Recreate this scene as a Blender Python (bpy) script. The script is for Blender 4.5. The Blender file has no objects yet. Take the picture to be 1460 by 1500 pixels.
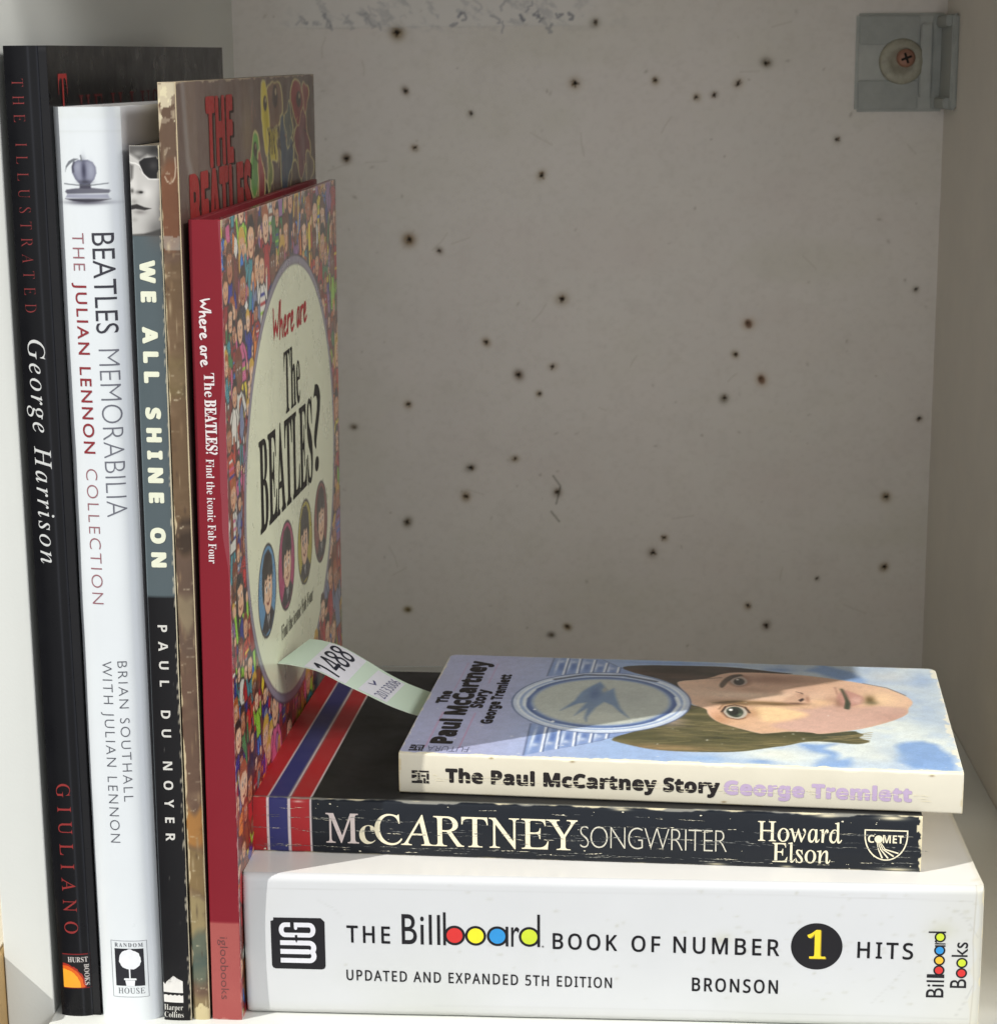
import bpy, bmesh, math, random
import numpy as np
from mathutils import Vector, Matrix, geometry

S = bpy.context.scene
COL = S.collection

# ------------------------------------------------------------------ camera
cam_d = bpy.data.cameras.new('camera')
cam = bpy.data.objects.new('camera', cam_d)
COL.objects.link(cam)
S.camera = cam
CY, CP, CR = -0.0510, 0.2179, -0.0083          # yaw, pitch down, roll
_f = Vector((math.sin(CY)*math.cos(CP), math.cos(CY)*math.cos(CP), -math.sin(CP)))
_r = Vector((math.cos(CY), -math.sin(CY), 0))
_u = _r.cross(_f)
_r2 = _r*math.cos(CR) + _u*math.sin(CR)
_u2 = _u*math.cos(CR) - _r*math.sin(CR)
cam.matrix_world = Matrix(((_r2.x, _u2.x, -_f.x, 0.1189), (_r2.y, _u2.y, -_f.y, -0.5796),
                           (_r2.z, _u2.z, -_f.z, 0.2921), (0, 0, 0, 1)))
cam_d.sensor_fit = 'HORIZONTAL'
cam_d.sensor_width = 36
cam_d.lens = 2914/1460*36
cam_d.clip_start = 0.01
cam_d.clip_end = 100
cam_d.dof.use_dof = True
cam_d.dof.focus_distance = 0.60
cam_d.dof.aperture_fstop = 64

# ------------------------------------------------------------------ world and sun
W = bpy.data.worlds.new('World')
S.world = W
W.use_nodes = True
wn = W.node_tree
wn.nodes.clear()
wo = wn.nodes.new('ShaderNodeOutputWorld')
wb = wn.nodes.new('ShaderNodeBackground')
wt = wn.nodes.new('ShaderNodeTexCoord')
wd = wn.nodes.new('ShaderNodeVectorMath')
wd.operation = 'DOT_PRODUCT'
wd.inputs[1].default_value = (0.22, -0.97, 0.08)       # the open, bright side the shelf faces
wr = wn.nodes.new('ShaderNodeValToRGB')
wr.color_ramp.elements[0].position = 0.0
wr.color_ramp.elements[0].color = (0.15, 0.155, 0.16, 1)
wr.color_ramp.elements[1].position = 1.0
wr.color_ramp.elements[1].color = (1.32, 1.33, 1.34, 1)
e = wr.color_ramp.elements.new(0.60)
e.color = (0.21, 0.215, 0.22, 1)
e = wr.color_ramp.elements.new(0.88)
e.color = (0.88, 0.89, 0.90, 1)
wn.links.new(wt.outputs['Generated'], wd.inputs[0])
wn.links.new(wd.outputs['Value'], wr.inputs[0])
wn.links.new(wr.outputs[0], wb.inputs['Color'])
wb.inputs['Strength'].default_value = 1.0
wn.links.new(wb.outputs[0], wo.inputs['Surface'])

AZ, EL = math.radians(28.5), math.radians(41)
sun_d = bpy.data.lights.new('sun', 'SUN')
sun_d.energy = 3.8
sun_d.angle = math.radians(0.6)
sun_d.color = (1.0, 0.975, 0.925)
sun = bpy.data.objects.new('sun', sun_d)
COL.objects.link(sun)
sd = Vector((math.cos(EL)*math.cos(AZ), math.cos(EL)*math.sin(AZ), -math.sin(EL)))
sun.rotation_euler = sd.to_track_quat('-Z', 'Y').to_euler()
sun.location = (-0.6, -0.6, 0.9)

def soft_light(d, size, energy):
    """broad bounce of daylight reaching the shelf from the open right side"""
    l = bpy.data.lights.new('soft_light', 'AREA')
    l.shape = 'RECTANGLE'
    l.size, l.size_y = size
    l.energy = energy
    l.color = (1.0, 0.985, 0.96)
    o = bpy.data.objects.new('soft_light', l)
    COL.objects.link(o)
    d = Vector(d).normalized()
    o.location = Vector((0.01, 0.08, 0.16)) + d*1.6
    o.rotation_euler = (-d).to_track_quat('-Z', 'Y').to_euler()
soft_light((0.76, -0.60, 0.54), (0.5, 0.4), 8.0)
soft_light((0.75, -0.25, 0.60), (0.22, 0.22), 6.5)

S.view_settings.view_transform = 'Standard'
S.view_settings.look = 'None'
S.view_settings.exposure = 0.08
S.view_settings.gamma = 1
S.view_settings.use_curve_mapping = False
S.render.engine = 'CYCLES'
S.cycles.max_bounces = 10
S.cycles.diffuse_bounces = 8

MM = 0.001
# ------------------------------------------------------------------ helpers
def col(c):
    return np.array(c, float)/255.0

def lin(a):
    a = np.clip(np.asarray(a, float), 0, 1)
    return np.where(a <= .04045, a/12.92, ((a+.055)/1.055)**2.4)

MATS = {}
def mat(name, color=None, rough=.45, coat=0.0, bump=0.0, bscale=900, mottle=0.0, mscale=60, spec=.5, metal=0.0, stretch=None, trans=0.0):
    """principled material; color None reads the printed colours of the mesh (attribute Col)"""
    if name in MATS:
        return MATS[name]
    m = bpy.data.materials.new(name)
    m.use_nodes = True
    nt = m.node_tree
    b = nt.nodes['Principled BSDF']
    b.inputs['Roughness'].default_value = rough
    b.inputs['Metallic'].default_value = metal
    b.inputs['Specular IOR Level'].default_value = spec
    if coat:
        b.inputs['Coat Weight'].default_value = coat
        b.inputs['Coat Roughness'].default_value = .12
    if color is None:
        src = nt.nodes.new('ShaderNodeVertexColor')
        src.layer_name = 'Col'
        out = src.outputs[0]
    else:
        src = nt.nodes.new('ShaderNodeRGB')
        l = lin(col(color))
        src.outputs[0].default_value = (l[0], l[1], l[2], 1)
        out = src.outputs[0]
    tc = nt.nodes.new('ShaderNodeTexCoord')
    vec = tc.outputs['Object']
    if stretch:
        mp = nt.nodes.new('ShaderNodeMapping')
        mp.inputs['Scale'].default_value = stretch
        nt.links.new(vec, mp.inputs[0])
        vec = mp.outputs[0]
    if mottle:
        n = nt.nodes.new('ShaderNodeTexNoise')
        n.inputs['Scale'].default_value = mscale
        n.inputs['Detail'].default_value = 6
        n.inputs['Roughness'].default_value = .62
        nt.links.new(vec, n.inputs['Vector'])
        r = nt.nodes.new('ShaderNodeMapRange')
        r.inputs['From Min'].default_value = .25
        r.inputs['From Max'].default_value = .75
        r.inputs['To Min'].default_value = 1-mottle
        r.inputs['To Max'].default_value = 1+mottle*.35
        nt.links.new(n.outputs['Fac'], r.inputs['Value'])
        mx = nt.nodes.new('ShaderNodeVectorMath')
        mx.operation = 'SCALE'
        nt.links.new(out, mx.inputs[0])
        nt.links.new(r.outputs[0], mx.inputs['Scale'])
        out = mx.outputs[0]
        rr = nt.nodes.new('ShaderNodeMapRange')
        rr.inputs['From Min'].default_value = .3
        rr.inputs['From Max'].default_value = .7
        rr.inputs['To Min'].default_value = max(.03, rough-.08)
        rr.inputs['To Max'].default_value = rough+.1
        nt.links.new(n.outputs['Fac'], rr.inputs['Value'])
        nt.links.new(rr.outputs[0], b.inputs['Roughness'])
    nt.links.new(out, b.inputs['Base Color'])
    if bump:
        n2 = nt.nodes.new('ShaderNodeTexNoise')
        n2.inputs['Scale'].default_value = bscale
        n2.inputs['Detail'].default_value = 4
        nt.links.new(vec, n2.inputs['Vector'])
        bp = nt.nodes.new('ShaderNodeBump')
        bp.inputs['Strength'].default_value = bump
        bp.inputs['Distance'].default_value = .0004
        nt.links.new(n2.outputs['Fac'], bp.inputs['Height'])
        nt.links.new(bp.outputs[0], b.inputs['Normal'])
    MATS[name] = m
    return m

def ink(rgb, rough=.5, coat=0.0):
    dark = sum(rgb) < 200
    return mat('ink_%d_%d_%d' % rgb, rgb, rough=rough, coat=coat, mottle=.06, mscale=500, spec=.2 if dark else .4)

def tag(o, label=None, cat=None, group=None, kind=None):
    if label: o['label'] = label
    if cat: o['category'] = cat
    if group: o['group'] = group
    if kind: o['kind'] = kind
    return o

def link(name, me, parent=None):
    o = bpy.data.objects.new(name, me)
    COL.objects.link(o)
    if parent is not None:
        o.parent = parent
    return o

def thing(name, M, loc, label, cat, group=None):
    o = bpy.data.objects.new(name, None)
    COL.objects.link(o)
    o.empty_display_size = .02
    o.matrix_world = Matrix.Translation(Vector(loc)) @ M
    return tag(o, label, cat, group)

def rig(yaw, lean=0, tilt=0):
    return Matrix.Rotation(yaw, 4, 'Z') @ Matrix.Rotation(lean, 4, 'Y') @ Matrix.Rotation(tilt, 4, 'X')

def vnoise(U, V, scale, seed):
    """smooth value noise in -1..1 on coordinate grids (mm)"""
    rs = np.random.RandomState(seed)
    T = rs.uniform(-1, 1, (64, 64))
    x = U/scale; y = V/scale
    xi = np.floor(x).astype(int); yi = np.floor(y).astype(int)
    fx = x-xi; fy = y-yi
    fx = fx*fx*(3-2*fx); fy = fy*fy*(3-2*fy)
    a = T[yi % 64, xi % 64]; b = T[yi % 64, (xi+1) % 64]
    c = T[(yi+1) % 64, xi % 64]; d = T[(yi+1) % 64, (xi+1) % 64]
    return (a*(1-fx)+b*fx)*(1-fy)+(c*(1-fx)+d*fx)*fy

def fbm(U, V, scale, seed, n=4):
    o = 0; a = 1; t = 0
    for k in range(n):
        o = o+a*vnoise(U, V, scale/2**k, seed+k); t += a; a *= .55
    return o/t

class Canvas:
    """printed artwork: colours on a grid of mm coordinates"""
    def __init__(s, us, vs, base):
        s.u = np.asarray(us, float); s.v = np.asarray(vs, float)
        s.U, s.V = np.meshgrid(s.u, s.v)
        s.c = np.empty(s.U.shape+(3,)); s.c[:] = col(base)
    def win(s, u0, u1, v0, v1):
        return (slice(np.searchsorted(s.v, v0), np.searchsorted(s.v, v1, 'right')),
                slice(np.searchsorted(s.u, u0), np.searchsorted(s.u, u1, 'right')))
    def blend(s, sl, m, c):
        m = m[..., None]
        s.c[sl] = s.c[sl]*(1-m)+col(c)*m
    def mix(s, m, c):
        m = np.clip(m, 0, 1)[..., None]
        s.c = s.c*(1-m)+col(c)*m
    def poly(s, pts, c, aa=.3, a=1.0):
        p = np.array(pts, float)
        sl = s.win(p[:, 0].min()-aa, p[:, 0].max()+aa, p[:, 1].min()-aa, p[:, 1].max()+aa)
        U, V = s.U[sl], s.V[sl]
        if U.size == 0: return
        ins = np.zeros(U.shape, bool); d = np.full(U.shape, 1e9)
        n = len(p)
        for i in range(n):
            x0, y0 = p[i]; x1, y1 = p[(i+1) % n]
            dx, dy = x1-x0, y1-y0
            t = np.clip(((U-x0)*dx+(V-y0)*dy)/(dx*dx+dy*dy+1e-12), 0, 1)
            d = np.minimum(d, (U-x0-t*dx)**2+(V-y0-t*dy)**2)
            if y0 != y1:
                ins ^= ((y0 > V) != (y1 > V)) & (U < (x1-x0)*(V-y0)/(y1-y0)+x0)
        d = np.sqrt(d); d = np.where(ins, -d, d)
        s.blend(sl, np.clip(.5-d/aa, 0, 1)*a, c)
    def line(s, pts, w, c, aa=.3, a=1.0):
        p = np.array(pts, float); h = w/2
        sl = s.win(p[:, 0].min()-h-aa, p[:, 0].max()+h+aa, p[:, 1].min()-h-aa, p[:, 1].max()+h+aa)
        U, V = s.U[sl], s.V[sl]
        if U.size == 0: return
        d = np.full(U.shape, 1e9)
        for (x0, y0), (x1, y1) in zip(p[:-1], p[1:]):
            dx, dy = x1-x0, y1-y0
            t = np.clip(((U-x0)*dx+(V-y0)*dy)/(dx*dx+dy*dy+1e-12), 0, 1)
            d = np.minimum(d, (U-x0-t*dx)**2+(V-y0-t*dy)**2)
        s.blend(sl, np.clip(.5-(np.sqrt(d)-h)/aa, 0, 1)*a, c)
    def ell(s, cx, cy, rx, ry, c, rot=0, aa=.3, a=1.0):
        R = max(rx, ry)+aa
        sl = s.win(cx-R, cx+R, cy-R, cy+R)
        U, V = s.U[sl]-cx, s.V[sl]-cy
        if U.size == 0: return
        cr, sr = math.cos(rot), math.sin(rot)
        x = U*cr+V*sr; y = -U*sr+V*cr
        k = np.sqrt((x/rx)**2+(y/ry)**2)
        s.blend(sl, np.clip(.5-(k-1)*min(rx, ry)/aa, 0, 1)*a, c)
    def soft(s, cx, cy, rx, ry, c, a=1.0, rot=0):
        R = max(rx, ry)*2.6
        sl = s.win(cx-R, cx+R, cy-R, cy+R)
        U, V = s.U[sl]-cx, s.V[sl]-cy
        if U.size == 0: return
        cr, sr = math.cos(rot), math.sin(rot)
        x = U*cr+V*sr; y = -U*sr+V*cr
        s.blend(sl, np.exp(-((x/rx)**2+(y/ry)**2))*a, c)
    def wear(s, d, depth, c, seed, scale=3.0, amount=.5, a=.9):
        """chipped print along an edge; d = distance grid from that edge (mm)"""
        n = np.clip((fbm(s.U, s.V, scale, seed)+.42)/.84, 0, 1)
        m = np.clip((n**1.5*depth*2*amount-d)/.25, 0, 1)
        s.mix(m*a, c)

def grid(name, cv, P, m, parent, skirt=None, edge=None, flip=False, smooth=True, ends=False):
    """mesh sheet carrying a canvas; skirt = local offset (m) that gives the sheet its thickness"""
    nv, nu = cv.U.shape
    co = P(cv.U, cv.V).reshape(-1, 3)
    cc = lin(cv.c).reshape(-1, 3)
    idx = np.arange(nv*nu).reshape(nv, nu)
    q = np.stack([idx[:-1, :-1], idx[:-1, 1:], idx[1:, 1:], idx[1:, :-1]], -1).reshape(-1, 4)
    if flip: q = q[:, ::-1]
    if skirt is not None:
        ring = np.concatenate([idx[0], idx[-1, ::-1]]) if ends else np.concatenate([idx[0, :-1], idx[:-1, -1], idx[-1, :0:-1], idx[:0:-1, 0]])
        n0 = len(co)
        top = co[ring].copy(); low = co[ring]+np.array(skirt)
        co = np.concatenate([co, top, low])
        ec = cc[ring] if edge is None else np.repeat(lin(col(edge))[None], len(ring), 0)
        cc = np.concatenate([cc, ec, ec])
        k = np.arange(len(ring)); k2 = (k+1) % len(ring)
        if ends:
            k = k[(k != nu-1) & (k != 2*nu-1)]; k2 = k+1
        R_ = len(ring)
        s = np.stack([n0+k, n0+R_+k, n0+R_+k2, n0+k2], -1)
        if flip: s = s[:, ::-1]
        q = np.concatenate([q, s])
    me = bpy.data.meshes.new(name)
    me.vertices.add(len(co)); me.vertices.foreach_set('co', co.astype(np.float32).ravel())
    me.loops.add(q.size); me.loops.foreach_set('vertex_index', q.astype(np.int32).ravel())
    me.polygons.add(len(q))
    me.polygons.foreach_set('loop_start', np.arange(0, q.size, 4, dtype=np.int32))
    me.polygons.foreach_set('use_smooth', np.full(len(q), smooth))
    me.update(calc_edges=True)
    at = me.color_attributes.new('Col', 'FLOAT_COLOR', 'POINT')
    at.data.foreach_set('color', np.concatenate([cc, np.ones((len(cc), 1))], 1).astype(np.float32).ravel())
    me.materials.append(m)
    return link(name, me, parent)

def box(name, x0, x1, y0, y1, z0, z1, m, parent=None, bev=0.0, seg=2):
    bm = bmesh.new()
    bmesh.ops.create_cube(bm, size=1)
    bmesh.ops.scale(bm, vec=(x1-x0, y1-y0, z1-z0), verts=bm.verts)
    bmesh.ops.translate(bm, vec=((x0+x1)/2, (y0+y1)/2, (z0+z1)/2), verts=bm.verts)
    if bev:
        bmesh.ops.bevel(bm, geom=bm.edges[:], offset=bev, segments=seg, affect='EDGES', profile=.5)
    me = bpy.data.meshes.new(name)
    bm.to_mesh(me); bm.free()
    me.materials.append(m)
    return link(name, me, parent)

# ---- lettering
BASE = {'serifb': (0x1D400, 0x1D41A, 0x1D7CE), 'serifi': (0x1D434, 0x1D44E, None), 'script': (0x1D4D0, 0x1D4EA, None),
        'sansr': (0x1D5A0, 0x1D5BA, 0x1D7E2), 'sansb': (0x1D5D4, 0x1D5EE, 0x1D7EC), 'serifbi': (0x1D468, 0x1D482, None)}
def styled(t, style):
    if style == 'sans': return t
    A, a, d = BASE[style]
    o = ''
    for ch in t:
        if 'A' <= ch <= 'Z': o += chr(A+ord(ch)-65)
        elif 'a' <= ch <= 'z': o += '\u210e' if (style == 'serifi' and ch == 'h') else chr(a+ord(ch)-97)
        elif '0' <= ch <= '9' and d: o += chr(d+ord(ch)-48)
        else: o += ch
    return o

def glyphs(t, style, offset=0.0, space=1.0, wspace=1.0):
    c = bpy.data.curves.new('t', 'FONT')
    c.body = styled(t, style); c.size = 1; c.offset = offset
    c.space_character = space; c.space_word = wspace; c.fill_mode = 'FRONT'; c.resolution_u = 5
    o = bpy.data.objects.new('t', c)
    COL.objects.link(o)
    bpy.context.view_layer.update()
    dg = bpy.context.evaluated_depsgraph_get()
    me = o.evaluated_get(dg).to_mesh()
    v = np.array([tuple(x.co)[:2] for x in me.vertices]).reshape(-1, 2)
    f = [tuple(p.vertices) for p in me.polygons]
    o.evaluated_get(dg).to_mesh_clear()
    bpy.data.objects.remove(o); bpy.data.curves.remove(c)
    return v, f

CAP = {}
def cap(style):
    if style not in CAP:
        v, f = glyphs('H', style)
        CAP[style] = (v[:, 1].min(), v[:, 1].max())
    return CAP[style]

def flat_mesh(name, groups, P, parent, cut=None):
    """groups: list of (verts uv mm, faces, material, height mm). Cut along one axis so that it hugs a curved face."""
    bm = bmesh.new(); mats = []
    lay = bm.verts.layers.float.new('h')
    for v, f, m, h in groups:
        if m not in mats: mats.append(m)
        bv = []
        for x, y in v:
            w = bm.verts.new((x, y, 0)); w[lay] = h; bv.append(w)
        for t in f:
            if len(set(t)) < 3: continue
            try:
                fc = bm.faces.new([bv[i] for i in t]); fc.material_index = mats.index(m)
            except ValueError:
                pass
    bmesh.ops.triangulate(bm, faces=[f for f in bm.faces if len(f.verts) > 4])
    if cut:
        ax, step = cut
        vals = [w.co[ax] for w in bm.verts]
        x = min(vals)+step
        while x < max(vals):
            no = Vector((1, 0, 0)) if ax == 0 else Vector((0, 1, 0))
            bmesh.ops.bisect_plane(bm, geom=bm.verts[:]+bm.edges[:]+bm.faces[:], plane_co=no*x, plane_no=no)
            x += step
    hs = [w[lay] for w in bm.verts]
    co = np.array([w.co[:2] for w in bm.verts]).reshape(-1, 2)
    p = P(co[:, 0], co[:, 1], np.array(hs))
    for w, q in zip(bm.verts, p): w.co = q
    me = bpy.data.meshes.new(name)
    bm.to_mesh(me); bm.free()
    for m in mats: me.materials.append(m)
    me.update()
    return link(name, me, parent)

def text_group(t, style, O, X, Y, m, h=.07, offset=0.0, space=1.0, shear=0.0, wspace=1.0):
    v, f = glyphs(t, style, offset, space, wspace)
    b, c = cap(style)
    y = (v[:, 1]-b)/(c-b)
    xx = v[:, 0]+shear*v[:, 1]
    x = (xx-xx.min())/(xx.max()-xx.min())
    uv = np.stack([O[0]+x*X[0]+y*Y[0], O[1]+x*X[1]+y*Y[1]], 1)
    return (uv, f, m, h)

def text(name, parent, P, t, style, O, X, Y, m, cut=None, bold=0.0, nb=8, **k):
    if not bold:
        return flat_mesh(name, [text_group(t, style, O, X, Y, m, **k)], P, parent, cut)
    v, f, m, h = text_group(t, style, O, X, Y, m, **k)      # bold = extra stroke radius in mm
    g = []
    for i in range(nb):
        a = 2*math.pi*i/nb
        g.append((v+np.array([bold*math.cos(a), bold*math.sin(a)]), f, m, h+.004*i))
    g.append((v, f, m, h+.004*nb))
    return flat_mesh(name, g, P, parent, cut)

BRUSH = {'W': (.8, [[(0, 1.0), (.12, .02), (.30, .72), (.48, 0), (.74, 1.08)]]), 'h': (.46, [[(.04, 1.12), (.0, .5), (0, 0)], [(0, .28), (.14, .52), (.28, .48), (.28, .1), (.40, .02)]]),
 'e': (.46, [[(.02, .24), (.26, .34), (.26, .52), (.14, .58), (.02, .40), (.04, .10), (.18, 0), (.42, .16)]]), 'r': (.40, [[(0, .56), (.04, .30), (.02, 0)], [(.03, .3), (.14, .54), (.34, .50)]]),
 'a': (.48, [[(.30, .50), (.14, .58), (.01, .36), (.04, .06), (.16, .02), (.29, .34), (.30, .50), (.29, .14), (.42, .03)]]), ' ': (.34, [])}
def brush(t, O, X, Y, m, h, w):
    """casual handwritten lettering built from pen strokes"""
    adv = sum(BRUSH[ch][0] for ch in t); x = 0; g = []
    for k, ch in enumerate(t):
        for p in BRUSH[ch][1]:
            q = []
            for (a, b), (c, d) in zip(p[:-1], p[1:]):
                q += [(a, b), ((a+c)/2, (b+d)/2)]
            q.append(p[-1])
            q = [q[0]]+[((q[i-1][0]+2*q[i][0]+q[i+1][0])/4, (q[i-1][1]+2*q[i][1]+q[i+1][1])/4) for i in range(1, len(q)-1)]+[q[-1]]
            pp = [(O[0]+(x+a)/adv*X[0]+b*Y[0], O[1]+(x+a)/adv*X[1]+b*Y[1]) for a, b in q]
            n = len(pp); g.append(stroke(pp, [w*(.75+.45*math.sin(math.pi*min(1, (i+.6)/n))) for i in range(n)], m, h+.006*len(g)))
        x += BRUSH[ch][0]
    return g

def pgon(pts, m, h):
    return (pts, [tuple(range(len(pts)))], m, h)

def circ(cx, cy, rx, ry=None, n=36):
    ry = ry or rx
    return [(cx+rx*math.cos(2*math.pi*i/n), cy+ry*math.sin(2*math.pi*i/n)) for i in range(n)]

def ringg(cx, cy, r0, r1, m, h, n=40, k=1.0):
    v = circ(cx, cy, r0, r0*k, n)+circ(cx, cy, r1, r1*k, n)
    return (v, [(i, (i+1) % n, n+(i+1) % n, n+i) for i in range(n)], m, h)

def stroke(pts, w, m, h, closed=False):
    """ribbon of constant or varying width along a polyline"""
    p = [Vector(a) for a in pts]; n = len(p)
    ws = w if isinstance(w, (list, tuple)) else [w]*n
    L = []; R = []
    for i in range(n):
        a = p[i-1] if (i or closed) else p[i]
        b = p[(i+1) % n] if (i < n-1 or closed) else p[i]
        t1 = (p[i]-a); t2 = (b-p[i])
        t1 = t1.normalized() if t1.length else t2.normalized()
        t2 = t2.normalized() if t2.length else t1
        t = (t1+t2); t = t.normalized() if t.length > 1e-6 else t1
        nn = Vector((-t.y, t.x)); c = max(.45, abs(nn.dot(Vector((-t1.y, t1.x)))))
        L.append(tuple(p[i]+nn*ws[i]/2/c)); R.append(tuple(p[i]-nn*ws[i]/2/c))
    f = [(i, i+1, n+i+1, n+i) for i in range(n-1)]
    if closed: f.append((n-1, 0, n, 2*n-1))
    return (L+R, f, m, h)

# ---- surfaces of a book (u, v in mm, h = mm above the surface)
def spine_up(w, prof):
    def P(U, V, h=0.0):
        e = .02
        y = prof(U)+.02*w*fbm(U*.6, V, 45, 33, 3); d = (prof(U+e)-prof(U-e))/(2*e)
        n = np.sqrt(1+d*d)
        return np.stack([(U-w+h*d/n)*MM, (y-h/n)*MM, V*MM+0*U], -1)
    return P
def spine_flat(prof):
    def P(U, V, h=0.0):
        e = .02
        y = prof(V); d = (prof(V+e)-prof(V-e))/(2*e)
        n = np.sqrt(1+d*d)
        return np.stack([U*MM, (y-h/n)*MM, (V+h*d/n)*MM], -1)
    return P
def cover_up():
    return lambda U, V, h=0.0: np.stack([h*MM+0*U, U*MM, V*MM], -1)
def cover_top(T):
    return lambda U, V, h=0.0: np.stack([U*MM, V*MM, (T+h)*MM+0*U], -1)

def profile(w, bulge, r):
    """spine section: bulge towards the viewer, corners rounded with radius r; y=0 at bulge 0"""
    def f(u):
        u = np.clip(u, 0, w)
        y = -bulge*(1-np.abs(2*u/w-1)**2.2)
        d = np.minimum(u, w-u)
        k = np.clip((r-d)/r, 0, 1)
        return y+(r-np.sqrt(np.maximum(r*r-(k*r)**2, 0)))
    return f

def span(a, b, step):
    return np.linspace(a, b, max(2, int(round((b-a)/step))+1))
def edgy(w, step, r):
    """sample positions across a spine, dense in the rounded corners"""
    t = r*(1-np.cos(np.linspace(0, math.pi/2, 9)))
    return np.unique(np.round(np.concatenate([t, span(r, w-r, step), w-t]), 5))

PAPER = mat('paper_pages', (222, 212, 190), rough=.85, mottle=.22, mscale=40, bump=.5, bscale=60, stretch=(30, 1, 1))
PAPER_FLAT = mat('paper_pages_lying', (218, 205, 176), rough=.85, mottle=.22, mscale=40, bump=.5, bscale=60, stretch=(1, 1, 30))

# ------------------------------------------------------------------ bookcase
WALL = mat('melamine_back', None, rough=.55, bump=.12, bscale=1400, mottle=.05, mscale=14, spec=.3)
WHITE = mat('melamine_white', (212, 214, 209), rough=.42, bump=.10, bscale=1200, mottle=.04, mscale=12, spec=.4)
SHELFW = mat('melamine_inner', (226, 221, 212), rough=.55, bump=.12, bscale=1300, mottle=.09, mscale=22, spec=.3)
case = thing('bookcase', Matrix(), (0, 0, 0), 'white shelf unit with nail pocked back panel holding all the books', 'bookcase')
XL, XR, YB = -.0537, .2800, .3783
box('side_panel', XL-.0152, XL, -.0020, YB+.004, -.12, .42, WHITE, case, .0004)
box('side_panel', XR, XR+.016, -.0020, YB+.004, -.12, .42, SHELFW, case, .0004)
box('shelf', XL+.0001, XR-.0001, -.0320, YB, -.016, 0, WHITE, case, .0005)
box('shelf', XL+.0001, XR-.0001, -.0040, YB, .372, .388, SHELFW, case, .0005)

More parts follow.
